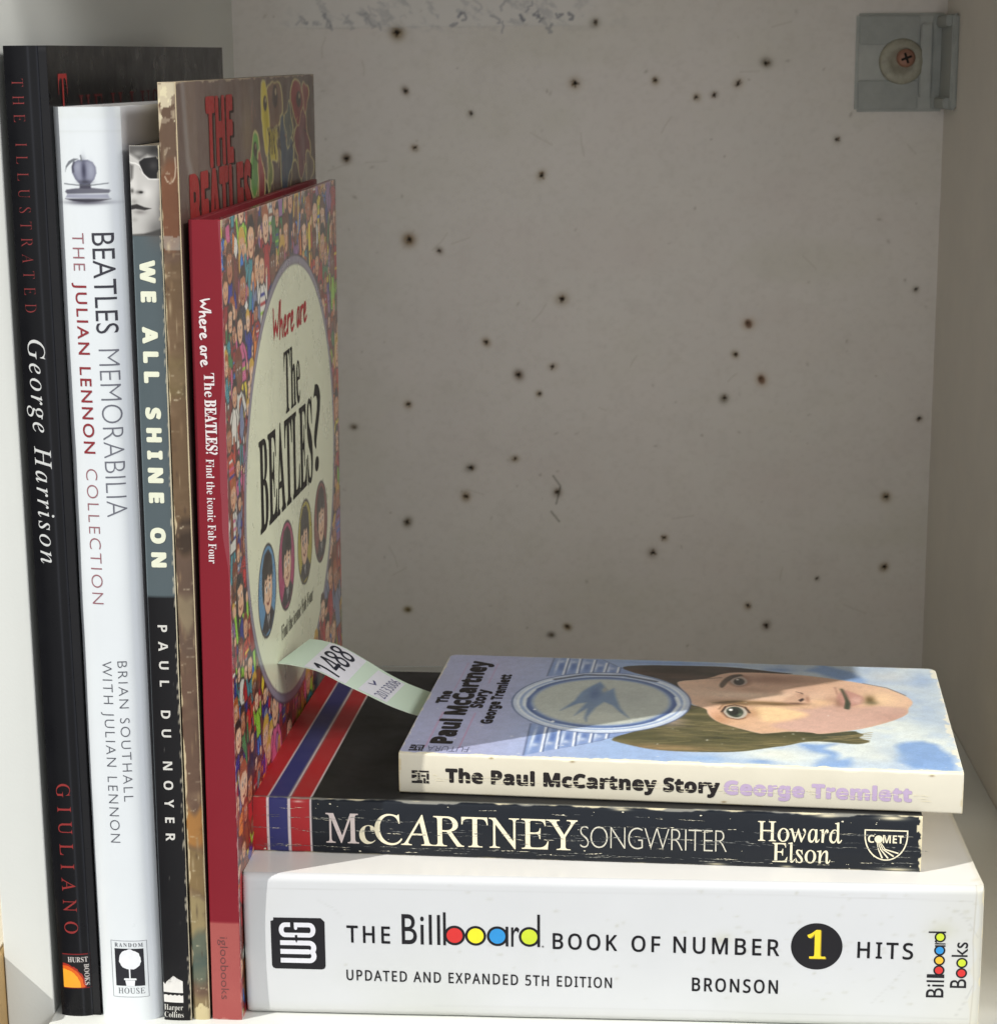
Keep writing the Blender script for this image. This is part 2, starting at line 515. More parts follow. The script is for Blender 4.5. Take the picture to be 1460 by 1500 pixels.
HOLES = [(24.0,310.6),(117.2,314.4),(107.7,286.7),(27.7,283.6),(145.5,287.7),(196.9,295.1),(184.1,285.8),(173.0,280.6),(164.7,279.7),(58.6,272.9),(31.8,257.2),(-1.3,252.3),(91.8,243.7),(230.6,259.7),(28.1,213.9),(42.5,208.3),(101.5,184.9),(270.1,189.3),(64.7,164.1),(191.0,172.8),(185.1,158.0),(197.8,145.7),(96.8,152.1),(80.2,148.1),(90.5,138.7),(180.2,136.7),(26.3,133.6),(274.0,126.6),(78.3,106.5),(56.4,102.0),(53.9,87.6),(99.0,89.8),(259.6,87.8),(24.6,74.4),(151.5,66.9),(146.2,59.2),(259.8,52.7),(226.9,46.4),(193.3,32.6),(202.6,22.4),(103.7,21.2)]
def make_back():
    rs = np.random.RandomState(5)
    us = span(XL*1000, XR*1000, .55); vs = span(0, 372, .55)
    cv = Canvas(us, vs, (230, 225, 219))
    n = fbm(cv.U, cv.V, 70, 3); n2 = fbm(cv.U, cv.V, 9, 9)
    cv.mix(np.clip(n*.55, 0, 1)*.5, (215, 211, 200))
    cv.mix(np.clip(-n*.6, 0, 1)*.4, (230, 219, 216))
    cv.mix(np.clip(n2-.1, 0, 1)*.28, (204, 198, 190))
    n3 = fbm(cv.U, cv.V*1.3, 2.6, 19); n4 = fbm(cv.U*.5, cv.V, 34, 29)
    cv.mix(np.clip(n3, 0, 1)*.22, (196, 190, 180)); cv.mix(np.clip(-n3, 0, 1)*.14, (236, 232, 226))
    cv.mix(np.clip(n4-.12, 0, 1)*.5, (210, 208, 190)); cv.mix(np.clip(-n4-.15, 0, 1)*.4, (219, 205, 201))
    big = {(24.0, 310.6): 1.35, (107.7, 286.7): 1.2, (101.5, 184.9): 1.25, (28.1, 213.9): 1.2}
    rust = {(191.0, 172.8): 1.3, (197.8, 145.7): 1.35}
    pit = np.zeros(cv.U.shape)
    for i, (x, z) in enumerate(HOLES):
        k = big.get((x, z), rs.uniform(.78, 1.12))
        tone = [(112, 90, 56), (104, 94, 76), (122, 96, 64), (98, 80, 62)][i % 4]
        if (x, z) in rust: tone = (104, 66, 52)
        halo = rs.uniform(.35, .95); rot = rs.uniform(0, 3.1)
        if (x, z) in rust:
            cv.soft(x, z, 2.4, 2.8, (164, 136, 110), .8, rot); cv.ell(x, z, 1.5, 2.1, (128, 100, 80), .3, aa=1.0, a=.9); cv.soft(x-.5, z+.6, .8, .7, (74, 56, 44), .8)
        else:
            cv.soft(x+rs.uniform(-.3, .3), z+rs.uniform(-.3, .3), 2.2*k*rs.uniform(.8, 1.15), 2.2*k*rs.uniform(.8, 1.15), tone, halo, rot)
            for j in range(7):
                a = rs.uniform(0, 6.28); r = rs.uniform(.8, 1.45)*k
                cv.soft(x+r*math.cos(a), z+r*math.sin(a), .5*k, .38*k, [(96, 70, 42), (70, 54, 38), (214, 206, 192)][int(rs.randint(0, 3))], rs.uniform(.3, .75), a)
            n_ = 9; rad = rs.uniform(.55, 1.0, n_)*k*.95; st = rs.uniform(.8, 1.35)
            cv.poly([(x+rad[q]*math.cos(6.283*q/n_)*st, z+rad[q]*math.sin(6.283*q/n_)/st) for q in range(n_)], [(30, 25, 21), (44, 34, 26), (24, 21, 19)][i % 3], .5)
        rr = np.hypot(cv.U-x, cv.V-z)
        pit = np.maximum(pit, np.clip(1.1-rr/(.8*k), 0, 1)*1.6)
        pit -= np.exp(-((rr-1.9*k)/.6)**2)*.18
    # filled or brown plugs
    for x, z, c in ((24.1, 29.6, (104, 84, 38)), (95.8, 16.9, (94, 84, 72)), (-.8, 122.4, (120, 108, 92))):
        cv.soft(x, z, 1.9, 1.5, c, .85); cv.soft(x+.5, z-.3, .8, .6, (60, 52, 38), .6)
    # scuffs, pencil flecks
    for i in range(90):
        x, z = rs.uniform(-50, 278), rs.uniform(5, 330)
        cv.soft(x, z, rs.uniform(.4, 1.3), rs.uniform(.3, .8), (150, 141, 128), rs.uniform(.15, .5), rs.uniform(0, 3))
    for i in range(26):
        x, z = rs.uniform(-20, 275), rs.uniform(20, 320); a = rs.uniform(0, 3.1); L = rs.uniform(3, 12)
        cv.line([(x, z), (x+L*.5*math.cos(a)+rs.uniform(-1, 1), z+L*.5*math.sin(a)), (x+L*math.cos(a), z+L*math.sin(a))], .5, (176, 168, 154), .8, .3)
    for p in ([(97, 98), (100.5, 93), (99.5, 88)], [(100.5, 92), (98.5, 84)], [(96, 80), (100, 75)]):
        cv.line(p, .6, (96, 92, 80), .8, .65)
    # torn tape residue with grey-blue smears along the top
    top = np.clip((cv.V-312.6+.35*vnoise(cv.U, cv.V, 9, 40)+.15*vnoise(cv.U, cv.V, 1.5, 41))/.35, 0, 1)*np.clip((cv.U+38)/20, 0, 1)*np.clip((128-cv.U)/25, 0, 1)
    cv.mix(top*.55, (232, 230, 226)); cv.mix(top*np.clip(1-(cv.V-312.6)/.8, 0, 1)*.35, (176, 172, 164))
    sm = np.clip(fbm(cv.U*.8+cv.V*.5, cv.V, 4.5, 21, 5)*3.2-.45, 0, 1)*np.clip((cv.V-310)/3.5, 0, 1)*np.clip((cv.U+40)/30, 0, 1)*np.clip((138-cv.U)/40, 0, 1)
    cv.mix(sm*.34, (160, 161, 165))
    for i in range(30):
        x = rs.choice([rs.uniform(-20, 34), rs.uniform(50, 108)]); z = rs.uniform(313.5, 321)
        p = [(x, z)]
        for k in range(4): p.append((p[-1][0]+rs.uniform(-2.2, 2.4), p[-1][1]+rs.uniform(-2.4, 2)))
        cv.line(p, rs.uniform(.5, 1.3), (112, 114, 124), .8, rs.uniform(.15, .5)*(1.5 if x > 50 else .8))
    P = lambda U, V: np.stack([U*MM, YB+pit*MM, V*MM], -1)
    grid('back_panel', cv, P, WALL, case, skirt=(0, .004, 0))
make_back()

GREYP = mat('bracket_plastic', (186, 189, 184), rough=.42, spec=.35, mottle=.16, mscale=120)
GREYD = mat('bracket_plastic_deep', (170, 174, 170), rough=.42, spec=.35, mottle=.2, mscale=120)
ZINC = mat('washer_zinc', (172, 169, 152), rough=.5, metal=.15, mottle=.3, mscale=300)
COPPER = mat('screw_copper', (168, 124, 104), rough=.5, metal=.3, mottle=.2, mscale=400)
DARK = mat('recess_dark', (26, 20, 17), rough=.8)
def make_bracket():
    bm = bmesh.new(); mats = [GREYP, GREYD]
    def bx(x0, x1, y0, y1, z0, z1, mi, b=.0006):
        g = bmesh.ops.create_cube(bm, size=1)['verts']
        bmesh.ops.scale(bm, vec=(x1-x0, y1-y0, z1-z0), verts=g)
        bmesh.ops.translate(bm, vec=((x0+x1)/2, (y0+y1)/2, (z0+z1)/2), verts=g)
        fs = list({f for v in g for f in v.link_faces}); es = list({e_ for v in g for e_ in v.link_edges})
        for f in fs: f.material_index = mi
        r = bmesh.ops.bevel(bm, geom=es, offset=b, segments=2, affect='EDGES')
        for f in r['faces']: f.material_index = mi
    y = YB
    bx(.2382, .2794, y-.0022, y+.0010, .2724, .3172, 0, .0012)
    bx(.2392, .2672, y-.0034, y-.0020, .3030, .3162, 1)
    bx(.2392, .2672, y-.0034, y-.0020, .2734, .2868, 1)
    bx(.2676, .2728, y-.0046, y-.0020, .2790, .3120, 0)
    bx(.2732, .2793, y-.0038, y-.0020, .2734, .3165, 1)
    bx(.2770, .2801, y-.0330, y-.0030, .2736, .3160, 1, .0010)
    bx(.2745, .2799, y-.0300, y-.0036, .3105, .3155, 1)
    bx(.2745, .2799, y-.0300, y-.0036, .2740, .2790, 1)
    me = bpy.data.meshes.new('corner_bracket'); bm.to_mesh(me); bm.free()
    for m in mats: me.materials.append(m)
    br = link('corner_bracket', me, case)
    def disc(name, prof, cx, cz, m, n=40):
        bm = bmesh.new(); rings = []
        for r, yy in prof:
            rings.append([bm.verts.new((cx+r*math.cos(6.28319*i/n), yy, cz+r*math.sin(6.28319*i/n))) for i in range(n)] if r > 0 else [bm.verts.new((cx, yy, cz))])
        for a, b in zip(rings[:-1], rings[1:]):
            for i in range(n):
                if len(b) == 1: bm.faces.new((a[i], b[0], a[(i+1) % n]))
                else: bm.faces.new((a[i], b[i], b[(i+1) % n], a[(i+1) % n]))
        bmesh.ops.recalc_face_normals(bm, faces=bm.faces[:])
        for f in bm.faces: f.smooth = True
        me = bpy.data.meshes.new(name); bm.to_mesh(me); bm.free(); me.materials.append(m)
        return link(name, me, br)
    disc('washer', [(.0104, y-.0021), (.0104, y-.0040), (.0098, y-.0045), (.0060, y-.0054), (.0052, y-.0046), (0, y-.0046)], .2592, .2953, ZINC)
    sc = disc('screw', [(.0041, y-.0046), (.0042, y-.0072), (.0036, y-.0080), (.0022, y-.0084), (0, y-.0085)], .2606, .2968, COPPER)
    sl = []
    for a in (.35, .35+math.pi/2):
        c, s_ = math.cos(a)*.0025, math.sin(a)*.0025; n_ = Vector((-math.sin(a), math.cos(a)))*.00055
        sl.append(((c, s_), n_))
    bm = bmesh.new()
    for k, ((c, s_), n_) in enumerate(sl):
        vs = [bm.verts.new((.2606+sx*c+sy*n_.x, y-.0087-.00003*k, .2968+sx*s_+sy*n_.y)) for sx, sy in ((-1, -1), (1, -1), (1, 1), (-1, 1))]
        bm.faces.new(vs)
    me = bpy.data.meshes.new('cross_slot'); bm.to_mesh(me); bm.free(); me.materials.append(DARK)
    o = link('screw_slot', me, br)
make_bracket()

# ------------------------------------------------------------------ book builders
def upright(root, w, h, d, prof, r, scv, ccv, sm, cm, bt, inset, back_mat, edge=None, page_mat=PAPER, cover_edge=None):
    sp = grid('spine', scv, spine_up(w, prof), sm, root, skirt=(0, .0010, 0), edge=edge, ends=True)
    cv = grid('front_cover', ccv, cover_up(), cm, root, skirt=(-bt*MM, 0, 0), edge=cover_edge or edge)
    box('back_cover', -w*MM, (-w+bt)*MM, r*MM, d*MM, 0, h*MM, back_mat, root, .0002)
    box('page_block', (-w+bt+.05)*MM, (-bt-.05)*MM, (max(r, 1.2)+.6)*MM, (d-inset)*MM, inset*MM, (h-inset)*MM, page_mat, root)
    return sp, cv

def lying(root, L, T, d, prof, r, scv, ccv, sm, cm, back_mat, edge=None, bt=.35):
    sp = grid('spine', scv, spine_flat(prof), sm, root)
    cv = grid('front_cover', ccv, cover_top(T), cm, root, skirt=(0, 0, -bt*MM), edge=edge)
    box('back_cover', 0, L*MM, r*MM, d*MM, 0, bt*MM, back_mat, root, .0001)
    box('page_block', .3*MM, (L-.3)*MM, (r+.8)*MM, (d-.3)*MM, (bt+.05)*MM, (T-bt-.05)*MM, PAPER_FLAT, root)
    return sp, cv

STAND = 'books standing upright on the shelf'
STACK = 'books lying flat in the stack'

# ------------------------------------------------------------------ 1 tall black hardback
def black_hardback():
    w, h, d = 12.5, 300.5, 236.0
    root = thing('book', rig(-.028, .0015, .0085), (-.0384, -.0034, 0), 'tall glossy black hardback with red and silver spine lettering beside the white side panel', 'book', STAND)
    def prof(u):
        u = np.clip(u, 0, w)
        y = -1.1*(1-np.abs((u-4.9)/5.2)**2.4)
        y = np.where(u > 9.9, .1+1.0*np.sin(np.clip((u-9.9)/2.6, 0, 1)*math.pi)*.9-.1*(u-9.9)/2.6, y)
        return np.minimum(y, 1.2)
    us = span(0, w, .18); vs = span(0, h, 1.2)
    sc = Canvas(us, vs, (17, 17, 20))
    sc.mix(np.clip(fbm(sc.U*4, sc.V, 40, 2)-.15, 0, 1)*.35, (44, 44, 48))
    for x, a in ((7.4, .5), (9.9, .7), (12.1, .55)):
        sc.mix(np.exp(-((sc.U-x)/.35)**2)*a, (58, 60, 66))  # painted gloss highlights along the rounded edge and hinge
    sc.mix(np.clip((sc.V-(h-1.2-.8*vnoise(sc.U, sc.V, 2, 6)))/1.0, 0, 1)*.8*(np.abs(sc.U-11.4) < .9), (210, 200, 170))
    cc = Canvas(span(0, d, 2.5), span(0, h, 2.0), (20, 20, 22))
    cc.mix(np.clip((cc.U-95)/4, 0, 1)*.55, (50, 50, 52))
    sm = mat('black_gloss_boards', None, rough=.3, coat=.04, spec=.16, bump=.05, bscale=500, mottle=.15, mscale=90)
    bk = mat('black_boards', (24, 24, 26), rough=.4)
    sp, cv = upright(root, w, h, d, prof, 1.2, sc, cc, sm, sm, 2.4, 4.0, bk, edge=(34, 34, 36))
    P = spine_up(w, prof)
    red = ink((122, 40, 40)); silver = ink((205, 206, 204)); dred = ink((140, 40, 38)); faint = ink((74, 24, 26))
    def down(name, t, st, ua, ub, va, vb, m, **k):
        return text(name, root, P, t, st, (ua, va), (0, vb-va), (ub-ua, 0), m, cut=(0, 1.0), **k)
    down('lettering', 'THE ILLUSTRATED', 'serifi', 2.2, 5.6, 291.3, 224.4, red, shear=-.27, space=2.1, offset=-.012)
    down('lettering', 'George Harrison', 'serifi', 2.3, 7.2, 216.4, 148.6, silver, space=1.25, h=.08)
    down('lettering', 'GIULIANO', 'serifi', 2.8, 7.0, 78.3, 28.3, dred, shear=-.27, space=1.9)
    g = [pgon([(1.4, 9.6), (10.3, 9.6), (10.3, 21.4), (1.4, 21.4)], ink((128, 34, 36)), .05),
         pgon([(1.4, 9.9), (10.0, 9.9), (10.0, 21.1), (1.4, 21.1)], ink((30, 28, 30)), .07)]
    def sunp(r, wob, seed):
        rnd = random.Random(seed); p = [(1.4, 9.9)]
        for i in range(19):
            a = i/18*math.pi/2; q = r+wob*rnd.uniform(-1, 1)
            p.append((1.4+q*math.cos(a), 9.9+q*1.12*math.sin(a)))
        return p
    g += [pgon(sunp(7.2, .2, 1), ink((160, 40, 24)), .09), pgon(sunp(6.6, .15, 2), ink((214, 92, 22)), .11), pgon(sunp(5.6, .1, 3), ink((232, 160, 40)), .13),
          text_group('HURST', 'serifb', (3.2, 18.6), (6.2, 0), (0, 1.7), ink((196, 190, 186)), h=.12),
          text_group('BOOKS', 'serifb', (8.2, 17.9), (0, -7.2), (1.4, 0), ink((196, 190, 186)), h=.14)]
    flat_mesh('publisher_emblem', g, P, root, cut=(0, 1.0))
    C = cover_up()
    text('lettering', cv, C, 'T', 'serifi', (9.5, 268), (9, 0), (0, 24.5), dred, shear=-.27, h=.1)
    text('lettering', cv, C, 'HE', 'serifi', (30, 272), (27, 0), (0, 14), faint, shear=-.27, h=.1, space=1.3)
    text('lettering', cv, C, 'ILLUSTRATED', 'serifi', (66, 272), (150, 0), (0, 14), faint, shear=-.27, h=.1, space=1.2)
black_hardback()

# ------------------------------------------------------------------ 2 thick white hardback
def white_hardback():
    w, h, d = 19.6, 283.3, 222.0
    root = thing('book', rig(-.026, 0, 0), (-.0183, -.0030, 0), 'thick white hardback with a rounded spine and a grey apple emblem', 'book', STAND)
    def prof(u):
        u = np.clip(u, 0, w)
        k = np.clip(np.abs(2*u/w-1), 0, 1)
        return -4.2*(1-k**3.0)
    us = edgy(w, .28, 1.5)
    vs = np.concatenate([span(0, 254, 1.5)[:-1], span(254, 275, .22)[:-1], span(275, h, .5)])
    sc = Canvas(us, vs, (217, 222, 225))
    sc.mix(np.clip((sc.V-279.5)/1.0, 0, 1)*.18*(fbm(sc.U, sc.V, 6, 3)*.5+.7), (190, 196, 180))
    sc.mix(np.exp(-((sc.V-276.3)/.25)**2)*.22, (176, 182, 176))
    # apple on a stand, drawn in tones of grey (u across, v up)
    G1, G2, G3 = (96, 98, 116), (66, 66, 82), (150, 152, 166)
    ox = .5
    sc.soft(9.3+ox, 256.6, 4.4, .9, (70, 66, 78), .85); sc.soft(9.5+ox, 256.2, 6.8, .5, (84, 84, 96), .7)
    sc.poly([(2.6+ox, 257.6), (15.6+ox, 257.4), (15.2+ox, 258.6), (3.2+ox, 258.6)], (150, 152, 168), .4)
    sc.poly([(2.4+ox, 257.3), (16.0+ox, 257.2), (13+ox, 256.6), (9+ox, 256.3), (5+ox, 256.7)], (44, 42, 54), .4)
    sc.poly([(2.5+ox, 259.3), (3.2+ox, 258.7), (15.4+ox, 258.9), (15.9+ox, 259.5), (15.6+ox, 259.9), (11+ox, 260.4), (6+ox, 260.3), (3+ox, 259.9)], (92, 92, 104), .35)
    sc.poly([(7.2+ox, 260.2), (10.6+ox, 260.2), (10.4+ox, 262.2), (7.3+ox, 262.2)], (60, 58, 72), .3)
    sc.line([(2.4+ox, 261.6), (6.8+ox, 261.2), (11+ox, 261.2), (15.4+ox, 261.7)], .28, (90, 94, 100), .3)
    apple = [(8.4, 268.3), (7.2, 268.4), (5.8, 267.7), (5.0, 266.4), (5.1, 264.8), (6.0, 262.9), (7.2, 261.6), (8.8, 261.3), (10.4, 261.6), (11.6, 262.8), (12.3, 264.6), (12.2, 266.4), (11.4, 267.7), (10.0, 268.4)]
    sc.poly([(a+ox, b) for a, b in apple], (104, 106, 124), .3)
    sc.poly([(9+ox+(a-8.8)*.86, 265+(b-265)*.88) for a, b in apple], (132, 134, 152), .8)
    sc.soft(8.7+ox, 265.2, .7, 3.0, (44, 44, 66), .95); sc.soft(10.8+ox, 265.5, .8, 2.2, (152, 156, 172), .7)
    sc.soft(6.9+ox, 266.4, .8, 1.4, (160, 164, 178), .5); sc.soft(9+ox, 262.1, 1.8, .6, (40, 40, 54), .8)
    sc.line([(8.2+ox, 268.2), (8.0+ox, 269.6)], .4, (96, 100, 104), .3)
    sc.poly([(7.4+ox, 268.7), (5.8+ox, 268.8), (4.2+ox, 268.0), (3.2+ox, 266.6), (2.9+ox, 264.9), (3.5+ox, 266.2), (4.6+ox, 267.2), (5.6+ox, 267.9)], (112, 116, 122), .25)
    sc.line([(5.9+ox, 267.8), (5.4+ox, 266.4), (5.6+ox, 265)], .5, (70, 70, 84), .4)
    # blue-grey shade of the spine's turned right side, painted into the jacket colour
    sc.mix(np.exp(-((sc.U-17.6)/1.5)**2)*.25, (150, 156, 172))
    cc = Canvas(span(0, d, 1.5), span(0, h, 2.2), (226, 228, 233))
    t = cc.U+cc.V*.04+6*vnoise(cc.U, cc.V, 25, 8)
    top = np.clip((cc.V-150)/60, 0, 1)
    cc.mix(np.clip((t-26)/34, 0, 1)*top, (222, 208, 178)); cc.mix(np.clip((t-62)/40, 0, 1)*top, (44, 42, 32))
    sm = mat('white_jacket', None, rough=.32, coat=.3, bump=.06, bscale=260, mottle=.025, mscale=40)
    bk = mat('white_boards', (214, 214, 216), rough=.5)
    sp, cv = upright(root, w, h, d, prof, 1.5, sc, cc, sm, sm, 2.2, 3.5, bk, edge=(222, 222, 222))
    P = spine_up(w, prof)
    dk = ink((58, 58, 66)); thin = ink((104, 106, 116)); red = ink((136, 44, 50)); pale = ink((146, 100, 106)); gr = ink((84, 86, 94))
    def down(t, st, ua, ub, va, vb, m, **k):
        return text('lettering', root, P, t, st, (ua, va), (0, vb-va), (ub-ua, 0), m, cut=(0, .9), **k)
    q = w/19.8
    down('BEATLES', 'sans', 10.6*q, 16.9*q, 247.5, 218.3, dk, space=1.0, offset=-.004)
    down('MEMORABILIA', 'sans', 10.8*q, 16.9*q, 213.6, 163.2, thin, space=1.0, offset=-.019)
    down('THE', 'sans', 4.6*q, 8.2*q, 247.5, 236.6, pale, space=1.2, offset=-.008)
    down('JULIAN LENNON', 'sans', 4.8*q, 8.2*q, 233.1, 182.4, red, space=1.25, offset=.012)
    down('COLLECTION', 'sans', 4.9*q, 8.5*q, 177.8, 136.3, pale, space=1.25, offset=-.012)
    down('BRIAN SOUTHALL', 'sans', 11.7*q, 14.6*q, 118.4, 73.5, gr, space=1.25, offset=-.013)
    down('WITH JULIAN LENNON', 'sans', 6.8*q, 9.9*q, 118.4, 60.0, gr, space=1.25, offset=-.013)
    bl, wt_ = ink((40, 40, 46)), ink((224, 226, 230))
    u0, u1, v0, v1 = 4.9, 16.1, 8.2, 27.2
    g = [stroke([(u0, v0), (u1, v0), (u1, v1), (u0, v1)], .16, ink((130, 132, 140)), .05, closed=True),
         pgon([(6.0, 12.0), (15.1, 12.0), (15.1, 24.6), (6.0, 24.6)], bl, .06)]
    rnd = random.Random(4)
    g.append(pgon([(10.8+(3.5+rnd.uniform(-.25, .15))*math.cos(a), 20.9+(3.4+rnd.uniform(-.2, .2))*math.sin(a)) for a in [i*6.2832/30 for i in range(30)]], wt_, .08))
    g += [pgon([(10.3, 14.0), (10.75, 14.0), (10.75, 17.8), (10.3, 17.8)], wt_, .10),
          pgon([(9.3, 12.0), (11.9, 12.0), (12.1, 13.9), (9.0, 13.9)], wt_, .12), pgon([(8.6, 14.0), (12.6, 14.0), (12.5, 14.6), (8.7, 14.6)], wt_, .14),
          text_group('RANDOM', 'serifb', (6.1, 25.2), (8.9, 0), (0, 1.3), gr, h=.07, space=1.4), text_group('HOUSE', 'serifi', (6.6, 9.4), (8.4, 0), (0, 1.9), gr, h=.07, space=1.1, shear=-.27)]
    flat_mesh('publisher_emblem', g, P, root, cut=(0, .9))
white_hardback()

# ------------------------------------------------------------------ 3 black and grey paperback
def grey_paperback():
    w, h, d = 8.9, 272.3, 200.0
    root = thing('book', rig(-.0255, .0066, -.0012), (-.0087, -.0060, 0), 'black and grey paperback with a monochrome face photo at the top of its spine', 'book', STAND)
    prof = profile(w, .35, .5)
    us = edgy(w, .16, .5)
    vs = np.concatenate([span(0, 246, 1.0)[:-1], span(246, h, .16)])
    sc = Canvas(us, vs, (21, 20, 22))
    g = (sc.V > 138.8)
    sc.mix(g*1.0, (82, 93, 97))
    ph = np.clip((sc.V-246.5)/.2, 0, 1)
    sc.mix(ph, (186, 184, 180))
    y = lambda t: 246.5+(1-t)*25.8     # t: 0 top .. 1 bottom of the photo
    x = lambda t: t*w
    sc.soft(x(.85), y(.95), 3.2, 4.2, (92, 90, 88), .8); sc.soft(x(.98), y(.72), 1.4, 5, (120, 118, 116), .7)
    sc.soft(x(.1), y(.45), 1.2, 4, (206, 204, 200), .9); sc.soft(x(.55), y(.52), 1.6, 2, (214, 212, 208), .8)
    sc.poly([(x(0), y(0)), (x(1), y(0)), (x(1), y(.14)), (x(.62), y(.10)), (x(.35), y(.16)), (x(0), y(.08))], (92, 90, 88), 1.0)
    sc.soft(x(.85), y(.04), 2.4, 1.6, (44, 43, 42), .9); sc.soft(x(.3), y(.09), 1.6, .8, (168, 166, 162), .6)
    sc.poly([(x(.33), y(.18)), (x(.5), y(.14)), (x(1), y(.12)), (x(1), y(.36)), (x(.7), y(.37)), (x(.5), y(.33)), (x(.36), y(.26))], (34, 33, 34), .35)
    sc.soft(x(.8), y(.22), 1.3, 1.2, (72, 70, 70), .7)
    sc.line([(x(.0), y(.19)), (x(.2), y(.195)), (x(.34), y(.22)), (x(.45), y(.31)), (x(.62), y(.37)), (x(1), y(.375))], .32, (226, 224, 220), .3)
    sc.poly([(x(0), y(.2)), (x(.14), y(.22)), (x(.1), y(.36)), (x(0), y(.4))], (104, 102, 100), .8)
    sc.soft(x(.3), y(.515), 1.1, .55, (84, 82, 80), .8); sc.ell(x(.36), y(.515), .5, .3, (26, 25, 25), aa=.4); sc.soft(x(.06), y(.5), .5, .7, (60, 58, 56), .8)
    sc.poly([(x(.0), y(.66)), (x(.2), y(.645)), (x(.45), y(.68)), (x(.68), y(.695)), (x(.45), y(.715)), (x(.15), y(.70)), (x(0), y(.71))], (44, 42, 42), .35)
    sc.soft(x(.3), y(.735), 1.8, .7, (124, 120, 118), .8); sc.soft(x(.12), y(.62), 1.0, .8, (140, 138, 134), .7); sc.soft(x(.1), y(.82), 1, .7, (150, 148, 144), .6)
    sc.poly([(x(0), y(.985)), (x(.4), y(.975)), (x(.7), y(.95)), (x(.95), y(.92)), (x(1), y(1)), (x(0), y(1))], (70, 68, 66), .6)
    sc.mix(np.exp(-(sc.U/.35)**2)*.5*(sc.V < 246), (128, 140, 144))
    sc.wear(w-sc.U, .9, (190, 182, 160), 12, 1.6, .55, .75)
    sc.mix(np.clip(fbm(sc.U, sc.V, 1.2, 31)-.62, 0, 1)*2*(sc.V < 138), (150, 148, 140))
    cc = Canvas(span(0, d, 2), span(0, h, 1.5), (34, 33, 32))
    cc.wear(cc.U, 2.0, (176, 166, 140), 14, 3, .5, .6)
    sm = mat('grey_laminate', None, rough=.36, coat=.04, spec=.22, bump=.05, bscale=500, mottle=.05, mscale=60)
    bk = mat('black_card', (30, 30, 32), rough=.5)
    upright(root, w, h, d, prof, .5, sc, cc, sm, sm, .4, .3, bk, edge=(196, 186, 160))
    P = spine_up(w, prof)
    cream = ink((224, 226, 204)); wh = ink((208, 206, 200))
    def letters(t, st, ua, ub, va, vb, m, **k):
        text('lettering', root, P, t, st, (ua, va), (0, vb-va), (ub-ua, 0), m, cut=(0, .7), **k)
    letters('WE ALL SHINE ON', 'sansb', 2.2, 6.2, 239.2, 147.9, cream, bold=.32, space=1.75, wspace=1.5)
    letters('PAUL DU NOYER', 'sansb', 3.0, 5.9, 129.6, 60.3, wh, offset=.0, space=2.3, wspace=1.15)
    g = [pgon([(.3, 9.6), (6.5, 9.4), (6.5, 13.4), (6.3, 13.5), (5.6, 11.5), (5.0, 14.2), (4.2, 11.4), (3.6, 15.2), (2.9, 13.2), (1.8, 11.6), (1.4, 13.2), (.9, 12.2), (.3, 13.0)], ink((214, 212, 208)), .06),
         pgon([(.3, 6.2), (6.5, 6.1), (6.5, 8.6), (5.9, 8.4), (5.3, 8.8), (4.6, 8.45), (3.9, 8.8), (3.2, 8.45), (2.5, 8.8), (1.8, 8.5), (1.1, 8.8), (.3, 8.6)], ink((214, 212, 208)), .06),
         text_group('Harper', 'serifb', (.3, 3.5), (6.0, 0), (0, 1.9), wh, h=.06, offset=-.012), text_group('Collins', 'serifb', (.3, 1.0), (6.1, 0), (0, 1.9), wh, h=.06, offset=-.012)]
    flat_mesh('publisher_emblem', g, P, root, cut=(0, .5))
grey_paperback()

